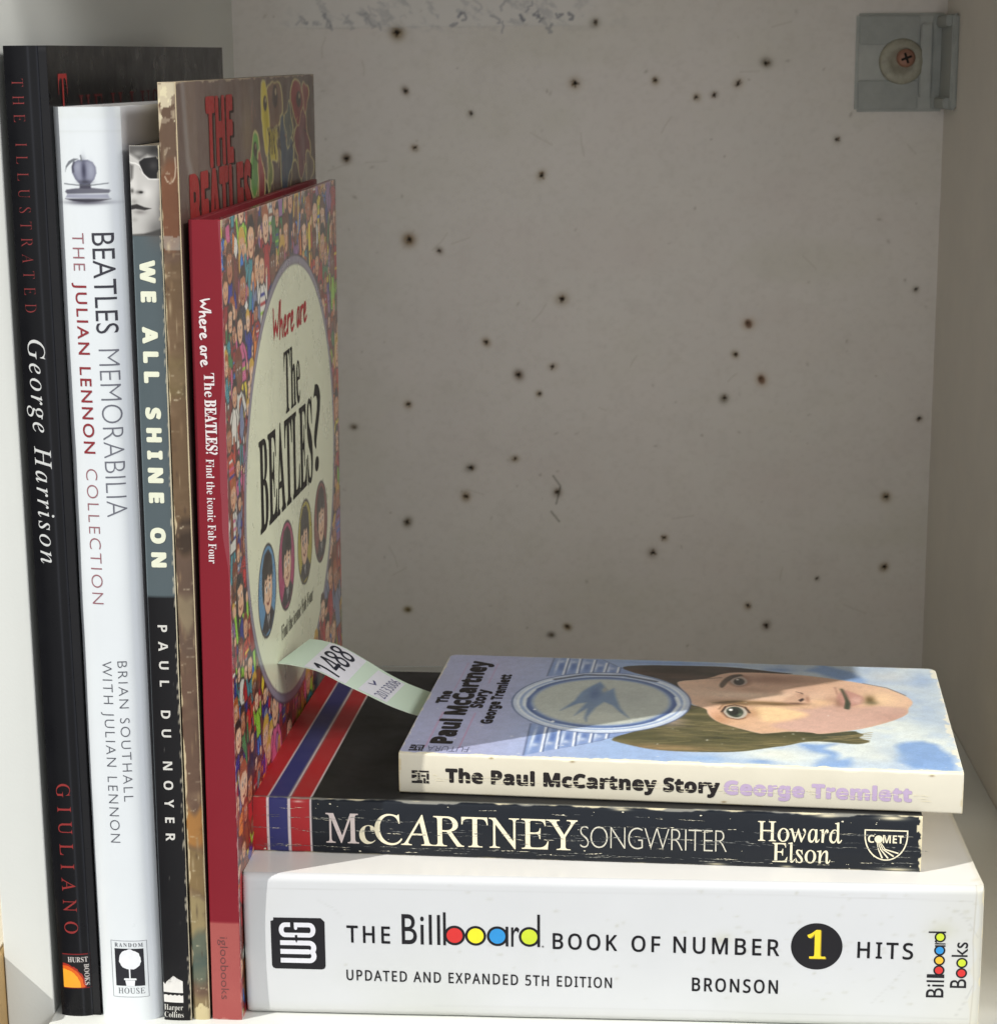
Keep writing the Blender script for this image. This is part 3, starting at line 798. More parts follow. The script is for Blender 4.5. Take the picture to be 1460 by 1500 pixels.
# ------------------------------------------------------------------ 4 thin tall brown annual
def brown_hardback():
    w, h, d = 5.4, 290.0, 236.5
    root = thing('book', rig(-.0262, .0070, .0077), (-.0030, -.0051, 0), 'thin tall brown hardback with a scuffed taped spine behind the red picture book', 'book', STAND)
    prof = profile(w, .5, .7)
    us = edgy(w, .14, .7); vs = span(0, h, .45)
    sc = Canvas(us, vs, (112, 90, 74))
    V = sc.V+3*vnoise(sc.U*3, sc.V, 9, 2)
    def band(a, b, c, k=1.0, s=3.0):
        sc.mix(np.clip((V-a)/s, 0, 1)*np.clip((b-V)/s, 0, 1)*k, c)
    band(243, 268, (128, 82, 58)); band(150, 240, (118, 96, 70)); band(196, 214, (132, 118, 80), .8); band(120, 152, (106, 88, 76)); band(70, 118, (112, 88, 74))
    band(150, 163, (52, 44, 38), .9); band(128, 140, (168, 156, 124), .8); band(56, 72, (196, 138, 70)); band(40, 58, (150, 128, 84)); band(26, 42, (178, 164, 116)); band(10, 30, (104, 122, 106)); band(14, 22, (74, 102, 98), .8); band(-6, 9, (158, 142, 100))
    sc.mix(np.clip(fbm(sc.U*.6, sc.V, 5, 7)-.1, 0, 1)*.8, (164, 140, 112))
    sc.mix(np.clip(-fbm(sc.U*.7, sc.V, 4, 17)-.25, 0, 1)*.9, (78, 62, 50))
    sc.mix(np.full(sc.U.shape, .34), (78, 60, 48))
    sc.wear(sc.U, .9, (206, 190, 154), 3, 7, .6, .9)
    sc.wear(w-sc.U, .6, (186, 170, 138), 5, 5, .5, .6)
    sc.wear(h-sc.V, 8, (222, 212, 178), 8, 3.2, .7, .95); sc.wear(h-sc.V, 26, (182, 168, 146), 44, 2.2, .5, .5)
    sc.wear(sc.V, 6, (206, 192, 150), 18, 5, .6, .9)
    sc.mix((np.abs(sc.V-244.5-.6*vnoise(sc.U, sc.V, 2, 3)) < 2.0)*.5, (176, 178, 172))
    rnd = random.Random(11)
    for i in range(34):
        v = rnd.uniform(6, h-20); a = rnd.uniform(.2, 3.0); b = a+rnd.uniform(.8, 2.4)
        sc.line([(a, v), (a*.6+b*.4, v+rnd.uniform(-.4, .3)), (b, v+rnd.uniform(-.4, .5))], rnd.uniform(.12, .3), (204, 192, 164), .25, rnd.uniform(.3, .8))
    sc.line([(1.4, 263.5), (2.0, 262.2), (2.8, 261.7), (3.6, 262.0), (4.3, 263.4), (4.6, 266), (4.5, 269)], .3, (226, 218, 196), .35, .7)
    for i in range(60):
        sc.soft(rnd.uniform(0, w), rnd.uniform(0, h), rnd.uniform(.15, .5), rnd.uniform(.3, 2.5), rnd.choice(((206, 190, 156), (70, 56, 46), (150, 126, 96))), rnd.uniform(.3, .7))
    cc = Canvas(span(0, d, .9), np.concatenate([span(0, 228, 6)[:-1], span(228, h, .3)]), (94, 76, 68))
    cc.mix(np.clip(fbm(cc.U, cc.V, 26, 4), 0, 1)*.6, (106, 88, 74)); cc.mix((np.abs(cc.U-18+.0*cc.V) < 7)*.3, (132, 114, 96))
    cc.mix(np.exp(-((cc.U-134-(cc.V-270)*.05)/1.4)**2)*.5, (150, 138, 128))
    cc.line([(8, 290), (12, 268), (22, 255), (30, 232)], 5, (140, 136, 132), 3, .55)
    cc.soft(100, 272, 9, 12, (128, 108, 76), .6)
    # loose hand-drawn figures in flat colours with pale outlines
    def blob(cx, cz, rx, rz, c, seed, rim=(188, 178, 120), lobes=3):
        r_ = random.Random(seed); n_ = 26; ph = r_.uniform(0, 6)
        p_ = [(cx+rx*(1+.24*math.sin(lobes*6.283*k/n_+ph)+r_.uniform(-.06, .06))*math.cos(6.283*k/n_), cz+rz*(1+.24*math.sin(lobes*6.283*k/n_+ph)+r_.uniform(-.06, .06))*math.sin(6.283*k/n_)) for k in range(n_)]
        cc.poly([(cx+(a-cx)*(1+1.8/rx), cz+(b-cz)*(1+.8/rz)) for a, b in p_], rim, .8); cc.poly(p_, c, .8)
        cc.poly([(cx+(a-cx)*.62+rx*.12, cz+(b-cz)*.62-rz*.1) for a, b in p_], tuple(int(v*.82) for v in c), 3.0, .7)
    dk_ = (52, 38, 32)
    blob(124, 246, 9, 12, (52, 46, 46), 1); blob(112, 261, 8, 9, (96, 150, 70), 2, lobes=2); blob(122, 254, 5, 10, (150, 60, 62), 3)
    blob(150, 280, 13, 10, (120, 88, 68), 4, lobes=2); blob(133, 276, 7, 11, (200, 182, 54), 5, lobes=2); blob(145, 266, 10, 6, (198, 180, 60), 6, lobes=4); blob(139, 257, 4, 6, (120, 130, 64), 7)
    blob(171, 262, 12, 13, (62, 78, 96), 8); blob(178, 272, 7, 7, (84, 92, 84), 9, lobes=4); blob(200, 279, 15, 8, (142, 56, 54), 10, lobes=2); blob(207, 264, 15, 11, (116, 50, 56), 11, lobes=4)
    blob(190, 250, 11, 7, (92, 72, 62), 12); blob(222, 254, 8, 6, (116, 98, 86), 13); blob(216, 282, 6, 5, (150, 72, 66), 14)
    for cx, cz, rx, rz in ((113, 266, 3.2, 2.6), (133, 281, 3.4, 2.6), (152, 283, 5, 4), (201, 281, 5, 3)):
        cc.ell(cx, cz, rx, rz, dk_, aa=.8); cc.ell(cx+rx*.3, cz+rz*.4, rx*.35, rz*.35, (168, 150, 120), aa=.6)
    r_ = random.Random(77)
    for i in range(11):
        x0 = 137+i*2.2; p_ = [(x0, 272)]
        for k in range(3): p_.append((p_[-1][0]+r_.uniform(-1.5, 2.5), p_[-1][1]-r_.uniform(2, 4)))
        cc.line(p_, 1.1, dk_, .5, .85)
    for i in range(30):
        x0, z0 = r_.uniform(108, 226), r_.uniform(244, 284)
        cc.line([(x0, z0), (x0+r_.uniform(-4, 4), z0-r_.uniform(1, 4)), (x0+r_.uniform(-6, 6), z0-r_.uniform(3, 7))], r_.uniform(.5, 1.1), r_.choice((dk_, (184, 170, 110), (150, 90, 70))), .6, .7)
    cc.wear(h-cc.V, .9, (168, 152, 128), 9, 5, .5, .8); cc.wear(d-cc.U, 3, (150, 138, 120), 10, 6, .5, .6)
    sm = mat('scuffed_taped_card', None, rough=.6, coat=.0, spec=.22, bump=.2, bscale=180, mottle=.14, mscale=120)
    cm = mat('worn_glossy_card', None, rough=.4, coat=.15, bump=.08, bscale=240, mottle=.08, mscale=60)
    bk = mat('brown_card', (110, 96, 84), rough=.6)
    sp, cv = upright(root, w, h, d, prof, .7, sc, cc, sm, cm, 1.6, 2.0, bk, edge=(190, 174, 140))
    C = cover_up(); red = ink((142, 42, 40)); dk = ink((48, 34, 30))
    for m, dx, hh in ((dk, 2.6, .08), (red, 0, .12)):
        text('lettering', cv, C, 'THE', 'sansb', (38+dx, 264.4-dx*.3), (38, 0), (0, 20), m, h=hh, bold=.8)
        text('lettering', cv, C, 'BEATLES', 'sansb', (13+dx, 241-dx*.3), (90, 0), (0, 21.5), m, h=hh, bold=.8)
brown_hardback()

# ------------------------------------------------------------------ 5 red picture book
def red_hardback():
    w, h, d = 9.5, 251.0, 213.0
    root = thing('book', rig(-.0268, .0112, .0019), (.0072, -.0052, 0), 'thin red hardback with a cartoon crowd cover and a big cream oval', 'book', STAND)
    prof = profile(w, .15, .45)
    sc = Canvas(edgy(w, .2, .45), span(0, h, .5), (124, 26, 38))
    sc.mix(np.clip((33.1-sc.V)/.3, 0, 1), (160, 82, 78))
    sc.mix(np.clip(fbm(sc.U, sc.V, 30, 3), 0, 1)*.25, (112, 24, 36))
    sc.wear(w-sc.U, .45, (200, 160, 150), 7, 2.2, .5, .6); sc.wear(sc.V, .6, (190, 150, 140), 6, 2, .5, .7)
    rnd = random.Random(21)
    cc = Canvas(span(0, d, .55), span(0, h, .36), (112, 50, 42))
    cc.mix(np.clip(fbm(cc.U, cc.V, 22, 2)*1.6, 0, 1), (150, 46, 40))
    SH = [(230, 206, 50), (150, 206, 56), (50, 120, 208), (32, 46, 146), (226, 222, 210), (176, 34, 38), (128, 66, 34), (220, 122, 36), (206, 96, 142), (176, 34, 38), (150, 30, 34), (150, 110, 160), (214, 212, 200), (60, 132, 74), (36, 40, 64), (60, 140, 150), (196, 70, 48), (120, 130, 160)]
    SK = [(226, 178, 140), (214, 160, 122), (180, 118, 84), (232, 190, 156), (120, 78, 54)]
    HR = [(36, 28, 26), (96, 56, 32), (206, 166, 66), (170, 88, 40), (60, 40, 30), (30, 26, 30), (120, 50, 30)]
    K = (34, 26, 28)
    def figure(x, y, s):
        """one cartoon bystander, y = chin height"""
        f = rnd.choice((-1, 1)); sh, sk, hr, tr = rnd.choice(SH), rnd.choice(SK), rnd.choice(HR), rnd.choice(SH)
        lean_ = rnd.uniform(-.25, .25)
        q = lambda a, b: (x+s*(a*f+b*lean_), y+s*b)
        o = .55
        for leg in (-1, 1):
            p = [q(leg*1.2, -9), q(leg*(1.6+rnd.random()), -13), q(leg*2.0, -17)]
            cc.line(p, s*2.0+2*o, K, .4); cc.line(p, s*2.0, tr, .4)
        body = [q(-3.0, -.6), q(-1.2, 0), q(1.2, 0), q(3.0, -.6), q(3.0, -9.4), q(-3.0, -9.4)]
        big = [(a+(1 if a > x else -1)*o, b+(o if b > y-s*5 else -o)) for a, b in body]
        cc.poly(big, K, .4); cc.poly(body, sh, .4)
        if rnd.random() < .35:
            for k in range(3): cc.line([q(-2.6, -2.5-2*k), q(2.6, -2.5-2*k)], s*.7, rnd.choice(SH), .4)
        for arm in (-1, 1):
            up = rnd.random() < .45
            p = [q(arm*2.8, -1.4), q(arm*4.6, -3.4), q(arm*5.2, 2.0 if up else -6.5)]
            cc.line(p, s*1.5+2*o, K, .4); cc.line(p, s*1.5, sh, .4); cc.ell(p[-1][0], p[-1][1], s*1.0, s*1.0, sk, aa=.4)
        hx, hy = q(0, 3.4)
        cc.ell(hx, hy, s*2.9+o, s*3.6+o, K, aa=.4); cc.ell(hx, hy, s*2.9, s*3.6, sk, aa=.4)
        cc.poly([q(-3.1, 3.6), q(-3.2, 6.0), q(-1.6, 7.6), q(1.4, 7.7), q(3.1, 6.0), q(3.0, 3.8), q(2.0, 5.2), q(-.8, 5.6), q(-2.2, 5.0)], hr, .4)
        if rnd.random() < .3:
            cc.line([q(-2.8, 4), q(-3.4, 0), q(-3.0, -3)], s*1.6, hr, .5); cc.line([q(2.8, 4), q(3.4, 0), q(3.0, -3)], s*1.6, hr, .5)
        for ex in (-1.0, 1.2):
            cc.ell(*q(ex, 3.6), s*.42, s*.6, (236, 232, 224), aa=.3); cc.ell(*q(ex+.1, 3.5), s*.28, s*.4, K, aa=.3)
        cc.line([q(-.9, 1.5), q(.3, 1.1), q(1.4, 1.7)], s*.35, (120, 40, 36), .3)
        cc.line([q(.2, 3.2), q(.7, 2.4)], s*.3, (150, 90, 70), .3)
    rows = []
    for j in range(24):
        for i in range(20):
            rows.append((i*11.4-2+rnd.uniform(-7, 7)+(j % 2)*6, 268-j*11.5+rnd.uniform(-7, 7), rnd.choice((.7, .85, 1.0, 1.2, 1.45, 1.8))*rnd.uniform(.9, 1.1)))
    inside = lambda x, y, k: ((x-112)/(86*k))**2+((y-152)/(75*k))**2 < 1
    for x, y, s in rows:
        if not inside(x, y, .72):
            figure(x, y, s)
            if rnd.random() < .6:                 # flags, bags, coats and other props in flat colours
                px, py = x+rnd.uniform(-8, 8), y-rnd.uniform(0, 14); n_ = rnd.randint(4, 7); c_ = rnd.choice(SH+[(196, 36, 40), (30, 44, 130), (226, 200, 50), (232, 230, 222), (50, 120, 200), (120, 190, 60), (230, 130, 40)])
                a0 = rnd.uniform(0, 6.28); rx_, ry_ = rnd.uniform(1.5, 4.5), rnd.uniform(2, 7)
                p_ = [(px+rx_*rnd.uniform(.6, 1.2)*math.cos(a0+6.283*k_/n_), py+ry_*rnd.uniform(.6, 1.2)*math.sin(a0+6.283*k_/n_)) for k_ in range(n_)]
                q_ = [(px+(a-px)*1.22, py+(b-py)*1.14) for a, b in p_]
                cc.poly(q_, K, .4); cc.poly(p_, c_, .4)
    # cream oval with its lavender rim
    U, V = cc.U, cc.V
    def oval(ru, rv, c):
        k = np.sqrt(((U-112)/ru)**2+((V-152)/rv)**2)
        cc.mix(np.clip(.5-(k-1)*rv/.6, 0, 1), c)
    oval(89.6, 78.6, (70, 62, 74)); oval(89.0, 78.0, (142, 136, 150)); oval(86.8, 75.8, (124, 118, 122)); oval(86, 75, (226, 229, 198))
    for x, y, s in ((168, 84, 1.5), (186, 92, 1.6), (198, 108, 1.5), (150, 74, 1.5), (176, 72, 1.6), (200, 88, 1.7), (160, 62, 1.5), (190, 68, 1.6), (132, 66, 1.5), (207, 120, 1.4)):
        figure(x, y, s)
    # four round portraits of generic mop-haired cartoon musicians
    for k, (cx, cy, bg) in enumerate(((57, 125.2, (92, 142, 178)), (92.3, 125, (170, 62, 104)), (130, 124.4, (176, 164, 66)), (165, 124, (132, 66, 60)))):
        hair = (30, 27, 26); sk = (228, 188, 154); f = (1, 1, -1, 1)[k]
        q = lambda a, b: (cx+a*f, cy+b)
        cc.ell(cx, cy, 15.8, 15.8, (44, 38, 38), aa=.5); cc.ell(cx, cy, 14.9, 14.9, bg, aa=.5)
        cc.poly([q(-10, -11), q(-4, -6.5), q(6, -6.5), q(11, -10), q(5, -14), q(-5, -14)], (40, 38, 44), .4)
        cc.poly([q(-1.2, -6.8), q(3.6, -6.8), q(1.4, -14.2)], (232, 230, 226), .4); cc.poly([q(.6, -7.5), q(1.9, -7.5), q(2.0, -13), q(.9, -13.6)], (34, 32, 34), .3)
        cc.ell(*q(1.2, .2), 7.4, 8.8, K, aa=.4); cc.ell(*q(1.2, .2), 6.9, 8.3, sk, aa=.4)
        cc.ell(*q(-6.2, -.8), 1.7, 2.2, sk, aa=.4)
        cc.poly([q(-7.6, -3), q(-9, 3), q(-8, 9), q(-4, 13), q(3, 13.6), q(8.6, 10), q(10, 4), q(8.6, 1.0), q(7.6, 4.2), q(4, 3.4), q(1.6, 5.4), q(-1, 3.6), q(-3.6, 4.8), q(-5, 2), q(-5.4, -2)], hair, .5)
        cc.ell(*q(-1.4, .6), 1.5, 1.2, (240, 238, 230), aa=.3); cc.ell(*q(4.2, .6), 1.4, 1.2, (240, 238, 230), aa=.3)
        cc.ell(*q(-1.0, .5), .7, .8, K, aa=.3); cc.ell(*q(4.5, .5), .7, .8, K, aa=.3)
        cc.line([q(-3, 2.4), q(-.6, 2.9)], .6, K, .3); cc.line([q(3, 2.9), q(5.4, 2.4)], .6, K, .3)
        cc.line([q(1.8, .4), q(2.9, -1.8), q(1.7, -2.2)], .5, (150, 96, 74), .3)
        cc.line([q(-1.4, -3.8), q(1.2, -5.0), q(4.2, -3.6)], .8, (120, 40, 38), .3)
        if k == 2:
            cc.line([q(-3, .6), q(-1.4, 2), q(.4, .6), q(-1.4, -.9), q(-3, .6)], .4, (60, 54, 70), .3)
            cc.line([q(2.8, .6), q(4.2, 2), q(5.8, .6), q(4.2, -.9), q(2.8, .6)], .4, (60, 54, 70), .3)
    cc.mix(np.clip(1-(cc.U-2.5)/.5, 0, 1)*0, (0, 0, 0))
    cc.wear(cc.U, 1.0, (214, 202, 196), 4, 2.4, .6, .9); cc.wear(h-cc.V, .9, (180, 150, 140), 5, 3, .5, .7)
    cc.soft(1.5, h-1, 3, 1.8, (220, 214, 200), .7)
    sm = mat('red_laminate', None, rough=.42, coat=.0, spec=.25, bump=.06, bscale=420, mottle=.03, mscale=60)
    cm = mat('picture_laminate', None, rough=.30, coat=.4, bump=.05, bscale=380, mottle=.02, mscale=60)
    bk = mat('red_boards', (128, 30, 42), rough=.5, mottle=.05)
    sp, cv = upright(root, w, h, d, prof, .45, sc, cc, sm, cm, 2.2, 3.5, bk, edge=(132, 34, 46), cover_edge=(130, 36, 48))
    P = spine_up(w, prof); C = cover_up()
    wh = ink((222, 214, 214)); gr = ink((92, 58, 58)); rd = ink((172, 44, 52)); bl = ink((38, 36, 34))
    def letters(t, st, ua, ub, va, vb, m, **k):
        text('lettering', root, P, t, st, (ua, va), (0, vb-va), (ub-ua, 0), m, **k)
    flat_mesh('lettering', brush('Where are', (2.5, 228.2), (0, -20.2), (3.3, 0), wh, .07, .5), P, root)
    letters('The', 'serifb', 3.4, 6.4, 206.4, 199.2, wh)
    letters('BEATLES?', 'serifb', 3.4, 6.7, 198.4, 182.0, wh, bold=.06)
    letters('Find the iconic Fab Four', 'serifb', 3.2, 5.6, 180.6, 148.7, wh, offset=-.006)
    letters('igloobooks', 'sans', 3.1, 5.6, 28.0, 7.0, gr, offset=-.012)
    flat_mesh('lettering', brush('Where are', (76, 204.3), (66, 0), (1.5, 12), rd, .1, 1.5), C, cv)
    text('lettering', cv, C, 'The', 'serifb', (94.5, 177.6), (31, 0), (0, 21.5), bl, h=.1)
    text('lettering', cv, C, 'BEATLES', 'serifb', (48, 146.5), (101, -2.2), (0, 30), bl, h=.1, bold=.25)
    text('lettering', cv, C, '?', 'sansb', (153, 145.5), (15, 0), (0, 34), bl, h=.1)
    text('lettering', cv, C, 'Find the iconic Fab Four', 'serifb', (80, 101.2), (64, -2.5), (0, 5.2), ink((70, 66, 58)), h=.1, offset=-.006)
red_hardback()

# ------------------------------------------------------------------ 6 thick white paperback at the bottom of the stack
def white_paperback():
    L, T, d = 229.5, 47.2, 188.0
    root = thing('book', rig(-.0155), (.0080, -.0006, 0), 'thick white paperback at the bottom of the lying stack', 'book', STACK)
    base = profile(T, .7, 2.2)
    prof = base
    us = np.concatenate([span(0, 3, .3)[:-1], span(3, L-4, 1.0)[:-1], span(L-4, L, .2)])
    sc = Canvas(us, edgy(T, .45, 2.2), (200, 202, 204))
    rs = np.random.RandomState(8)
    for i in range(130):
        x = L-abs(rs.normal(0, 60)) if i < 100 else rs.uniform(0, L)
        if x < 5: continue
        sc.soft(x, rs.uniform(8, 45), rs.uniform(.3, .9), rs.uniform(.25, .6), (146, 142, 120), rs.uniform(.08, .32))
    sc.soft(217, 33, 4, 3, (178, 178, 152), .45); sc.soft(150, 29, 3, 2, (182, 180, 158), .4)
    sc.mix(np.clip((sc.U-(L-2.6)-1.4*vnoise(sc.U*0, sc.V, 5, 3))/.3, 0, 1)*.5, (204, 200, 184))
    sc.mix(np.clip(fbm(sc.U, sc.V, 60, 5), 0, 1)*.5, (184, 187, 178)); sc.mix(np.clip((sc.U-(L-26))/26, 0, 1)*.3, (188, 186, 166)); sc.mix(np.clip((5-sc.V)/5, 0, 1)*.3, (182, 181, 166))
    for (a, b), (c, d_), k_ in (((3, 42.5), (120, 43.4), .3), ((120, 43.4), (226, 42.8), .3), ((60, 4.2), (226, 3.6), .35), ((196, 8), (206, 20), .25), ((24, 39), (31, 34), .25), ((222, 4), (227, 15), .5), ((221, 40), (228, 31), .4)):
        sc.line([(a, b), ((a+c)/2+.6, (b+d_)/2+.4), (c, d_)], .25, (158, 158, 156), .35, k_)
    sc.line([(L-2.8, 0), (L-2.2, 16), (L-3.0, 30), (L-2.4, T)], .35, (176, 172, 160), .3, .7)
    sc.wear(L-sc.U, 1.1, (216, 208, 178), 6, 4, .6, .9)
    cc = Canvas(span(0, L, 2), span(2.2, d, 2), (219, 218, 214))
    cc.wear(L-cc.U, 2, (206, 202, 186), 3, 5, .6, .8)
    sm = mat('white_card_laminate', None, rough=.36, coat=.15, bump=.10, bscale=120, mottle=.025, mscale=30)
    bk = mat('white_card', (226, 226, 224), rough=.5)
    # the fold at the ends is a little rounded
    def P0(U, V, h=0.0):
        q = spine_flat(prof)(U, V, h)
        k = np.clip((2.2-np.minimum(U, L-U))/2.2, 0, 1)
        q[..., 1] += .22*fbm(U, V, 34, 61, 3)*MM
        q[..., 1] += (2.2-np.sqrt(np.maximum(2.2**2-(k*2.2)**2, 0)))*.45*MM
        return q
    grid('spine', sc, P0, sm, root)
    def CT(U, V, h=0.0):
        return np.stack([U*MM, V*MM, (T+h-.5*np.clip((V-3)/14, 0, 1))*MM+0*U], -1)
    grid('front_cover', cc, CT, sm, root, skirt=(0, 0, -.0004), edge=(214, 210, 196))
    box('back_cover', 0, L*MM, .0022, d*MM, 0, .0004, bk, root, .0001)
    box('page_block', .0006, (L-.6)*MM, .0032, (d-.3)*MM, .0005, (T-1.1)*MM, PAPER_FLAT, root)
    P = P0; cut = (1, 3)
    bl = ink((22, 21, 25)); dk = ink((30, 29, 33)); wh = ink((214, 214, 220))
    R_, Y_, B_, G_ = ink((206, 46, 44)), ink((236, 222, 40)), ink((42, 140, 206)), ink((196, 212, 50))
    # square emblem with two turned letters
    r = 1.2; x0, x1, y0, y1 = 8.6, 25.7, 15.9, 33.2
    g = [pgon([(x0+.9, y1), (x0+.9, y1-.9), (x0, y1-1.2), (x0, y0+r), (x0+.35, y0+.35), (x0+r, y0), (x1-r, y0), (x1-.35, y0+.35), (x1, y0+r), (x1, y1-1.2), (x1-.9, y1-1.2), (x1-1.2, y1)], dk, .06)]
    ms = lambda pts: [(x0+(a-150)/66.3, y1-(b-185)/62.5) for a, b in pts]
    def arc(cx, cy, rx, ry, a0, a1, n=9):
        return [(cx+rx*math.cos(math.radians(a0+(a1-a0)*i/(n-1))), cy+ry*math.sin(math.radians(a0+(a1-a0)*i/(n-1)))) for i in range(n)]
    g += [stroke(ms([(340, 1085)]+arc(950, 985, 95, 100, 90, -50)), 1.6, wh, .09), stroke(ms([(340, 712)]+arc(950, 812, 95, 100, -90, 50)), 1.6, wh, .095), stroke(ms([(340, 897), (940, 897), (1015, 893)]), [1.65, 1.65, .6], wh, .10),
          stroke(ms([(560, 333)]+arc(450, 440, 80, 107, -90, -270)+arc(960, 440, 80, 107, 90, -90)+[(640, 333)]), 1.5, wh, .09), pgon(ms([(640, 360), (712, 360), (706, 420), (676, 440), (646, 420)]), wh, .11),
          pgon(ms([(655, 545), (706, 545), (706, 605), (655, 605)]), dk, .13), pgon(ms([(660, 660), (706, 660), (684, 712)]), dk, .13)]
    flat_mesh('publisher_emblem', g, P, root, cut)
    # title line
    yb = lambda x: 25.4-(x-32.6)*.0118
    def cap_line(t, x0_, x1_, y, hgt, m, off=.12, sp=1.35, st='sansr'):
        text('lettering', root, P, t, st, (x0_, y), (x1_-x0_, -(x1_-x0_)*.0100), (0, hgt), m, cut=cut, bold=off, space=sp)
    cap_line('THE', 32.7, 46.2, 25.4, 5.5, bl)
    g = []
    k = .08; b0 = 25.0
    g.append(text_group('Bill', 'sans', (50.0, b0+.2), (12.1, -.1), (0, 9.9), dk, h=.06, offset=.004, space=1.08))
    def bowl(c, rr, colr):
        g.append(pgon(circ(c, b0+3.35, rr), colr, .05)); g.append(ringg(c, b0+3.35, rr-.35, rr+.45, dk, .075))
    bowl(66.6, 2.85, R_); bowl(73.2, 2.85, Y_); bowl(80.0, 2.85, B_); bowl(90.0, 2.85, G_)
    for sx, top in ((63.45, 11.0), (83.0, 6.6), (92.9, 10.8)):
        g.append(pgon([(sx-.42, b0), (sx+.42, b0), (sx+.42, b0+top), (sx-.42, b0+top)], dk, .09))
    g.append(text_group('r', 'sans', (84.3, b0), (2.6, 0), (0, 9.6), dk, h=.06, offset=.004))
    g.append(pgon(circ(94.2, b0+.2, .35, n=12), ink((120, 120, 120)), .06))
    flat_mesh('wordmark', g, P, root, cut)
    cap_line('BOOK', 97.4, 117.2, 24.6, 5.1, bl); cap_line('OF', 121.9, 130.6, 24.3, 5.1, bl); cap_line('NUMBER', 134.9, 167.3, 24.1, 5.3, bl); cap_line('HITS', 191.5, 208.3, 23.7, 5.2, bl)
    cap_line('UPDATED AND EXPANDED 5TH EDITION', 32.3, 115.7, 12.5, 3.5, bl, off=.07, sp=1.25, st='sansr')
    cap_line('BRONSON', 140.8, 167.2, 11.3, 4.4, bl, off=.12, sp=1.3)
    flat_mesh('number_badge', [pgon(circ(178.9, 27.1, 7.9, 7.7, 60), dk, .06), text_group('1', 'serifb', (176.3, 22.9), (5.6, 0), (0, 9.0), ink((150, 130, 30)), h=.08), text_group('1', 'serifb', (176.0, 23.1), (5.6, 0), (0, 9.0), ink((236, 206, 44)), h=.11)], P, root, cut)
    # small turned wordmark reading upwards
    g = [text_group('Bill', 'sans', (218.2, 10.8), (0, 7.3), (-5.3, 0), dk, h=.06, offset=.004)]
    def b2(ux, vy, colr):
        g.append(pgon(circ(ux, vy, 1.4, n=24), colr, .05)); g.append(ringg(ux, vy, 1.2, 1.72, dk, .075, 24))
    b2(216.5, 20.0, R_); b2(216.5, 23.3, ink((226, 180, 50))); b2(216.5, 26.6, B_); b2(216.5, 31.0, G_)
    for v_, l_ in ((18.4, 5.3), (28.1, 3.2), (32.6, 5.3)):
        g.append(pgon([(218.2-l_, v_-.25), (218.2, v_-.25), (218.2, v_+.25), (218.2-l_, v_+.25)], dk, .09))
    g.append(text_group('r', 'sans', (218.2, 28.6), (0, 1.4), (-5.0, 0), dk, h=.06))
    g.append(text_group('B', 'sans', (225.0, 14.2), (0, 3.0), (-4.9, 0), dk, h=.06, offset=.004))
    b2(223.4, 19.2, R_); b2(223.4, 22.6, G_)
    g.append(text_group('ks', 'sans', (225.0, 24.6), (0, 4.8), (-4.8, 0), dk, h=.06, offset=.004))
    flat_mesh('wordmark', g, P, root, cut)
white_paperback()

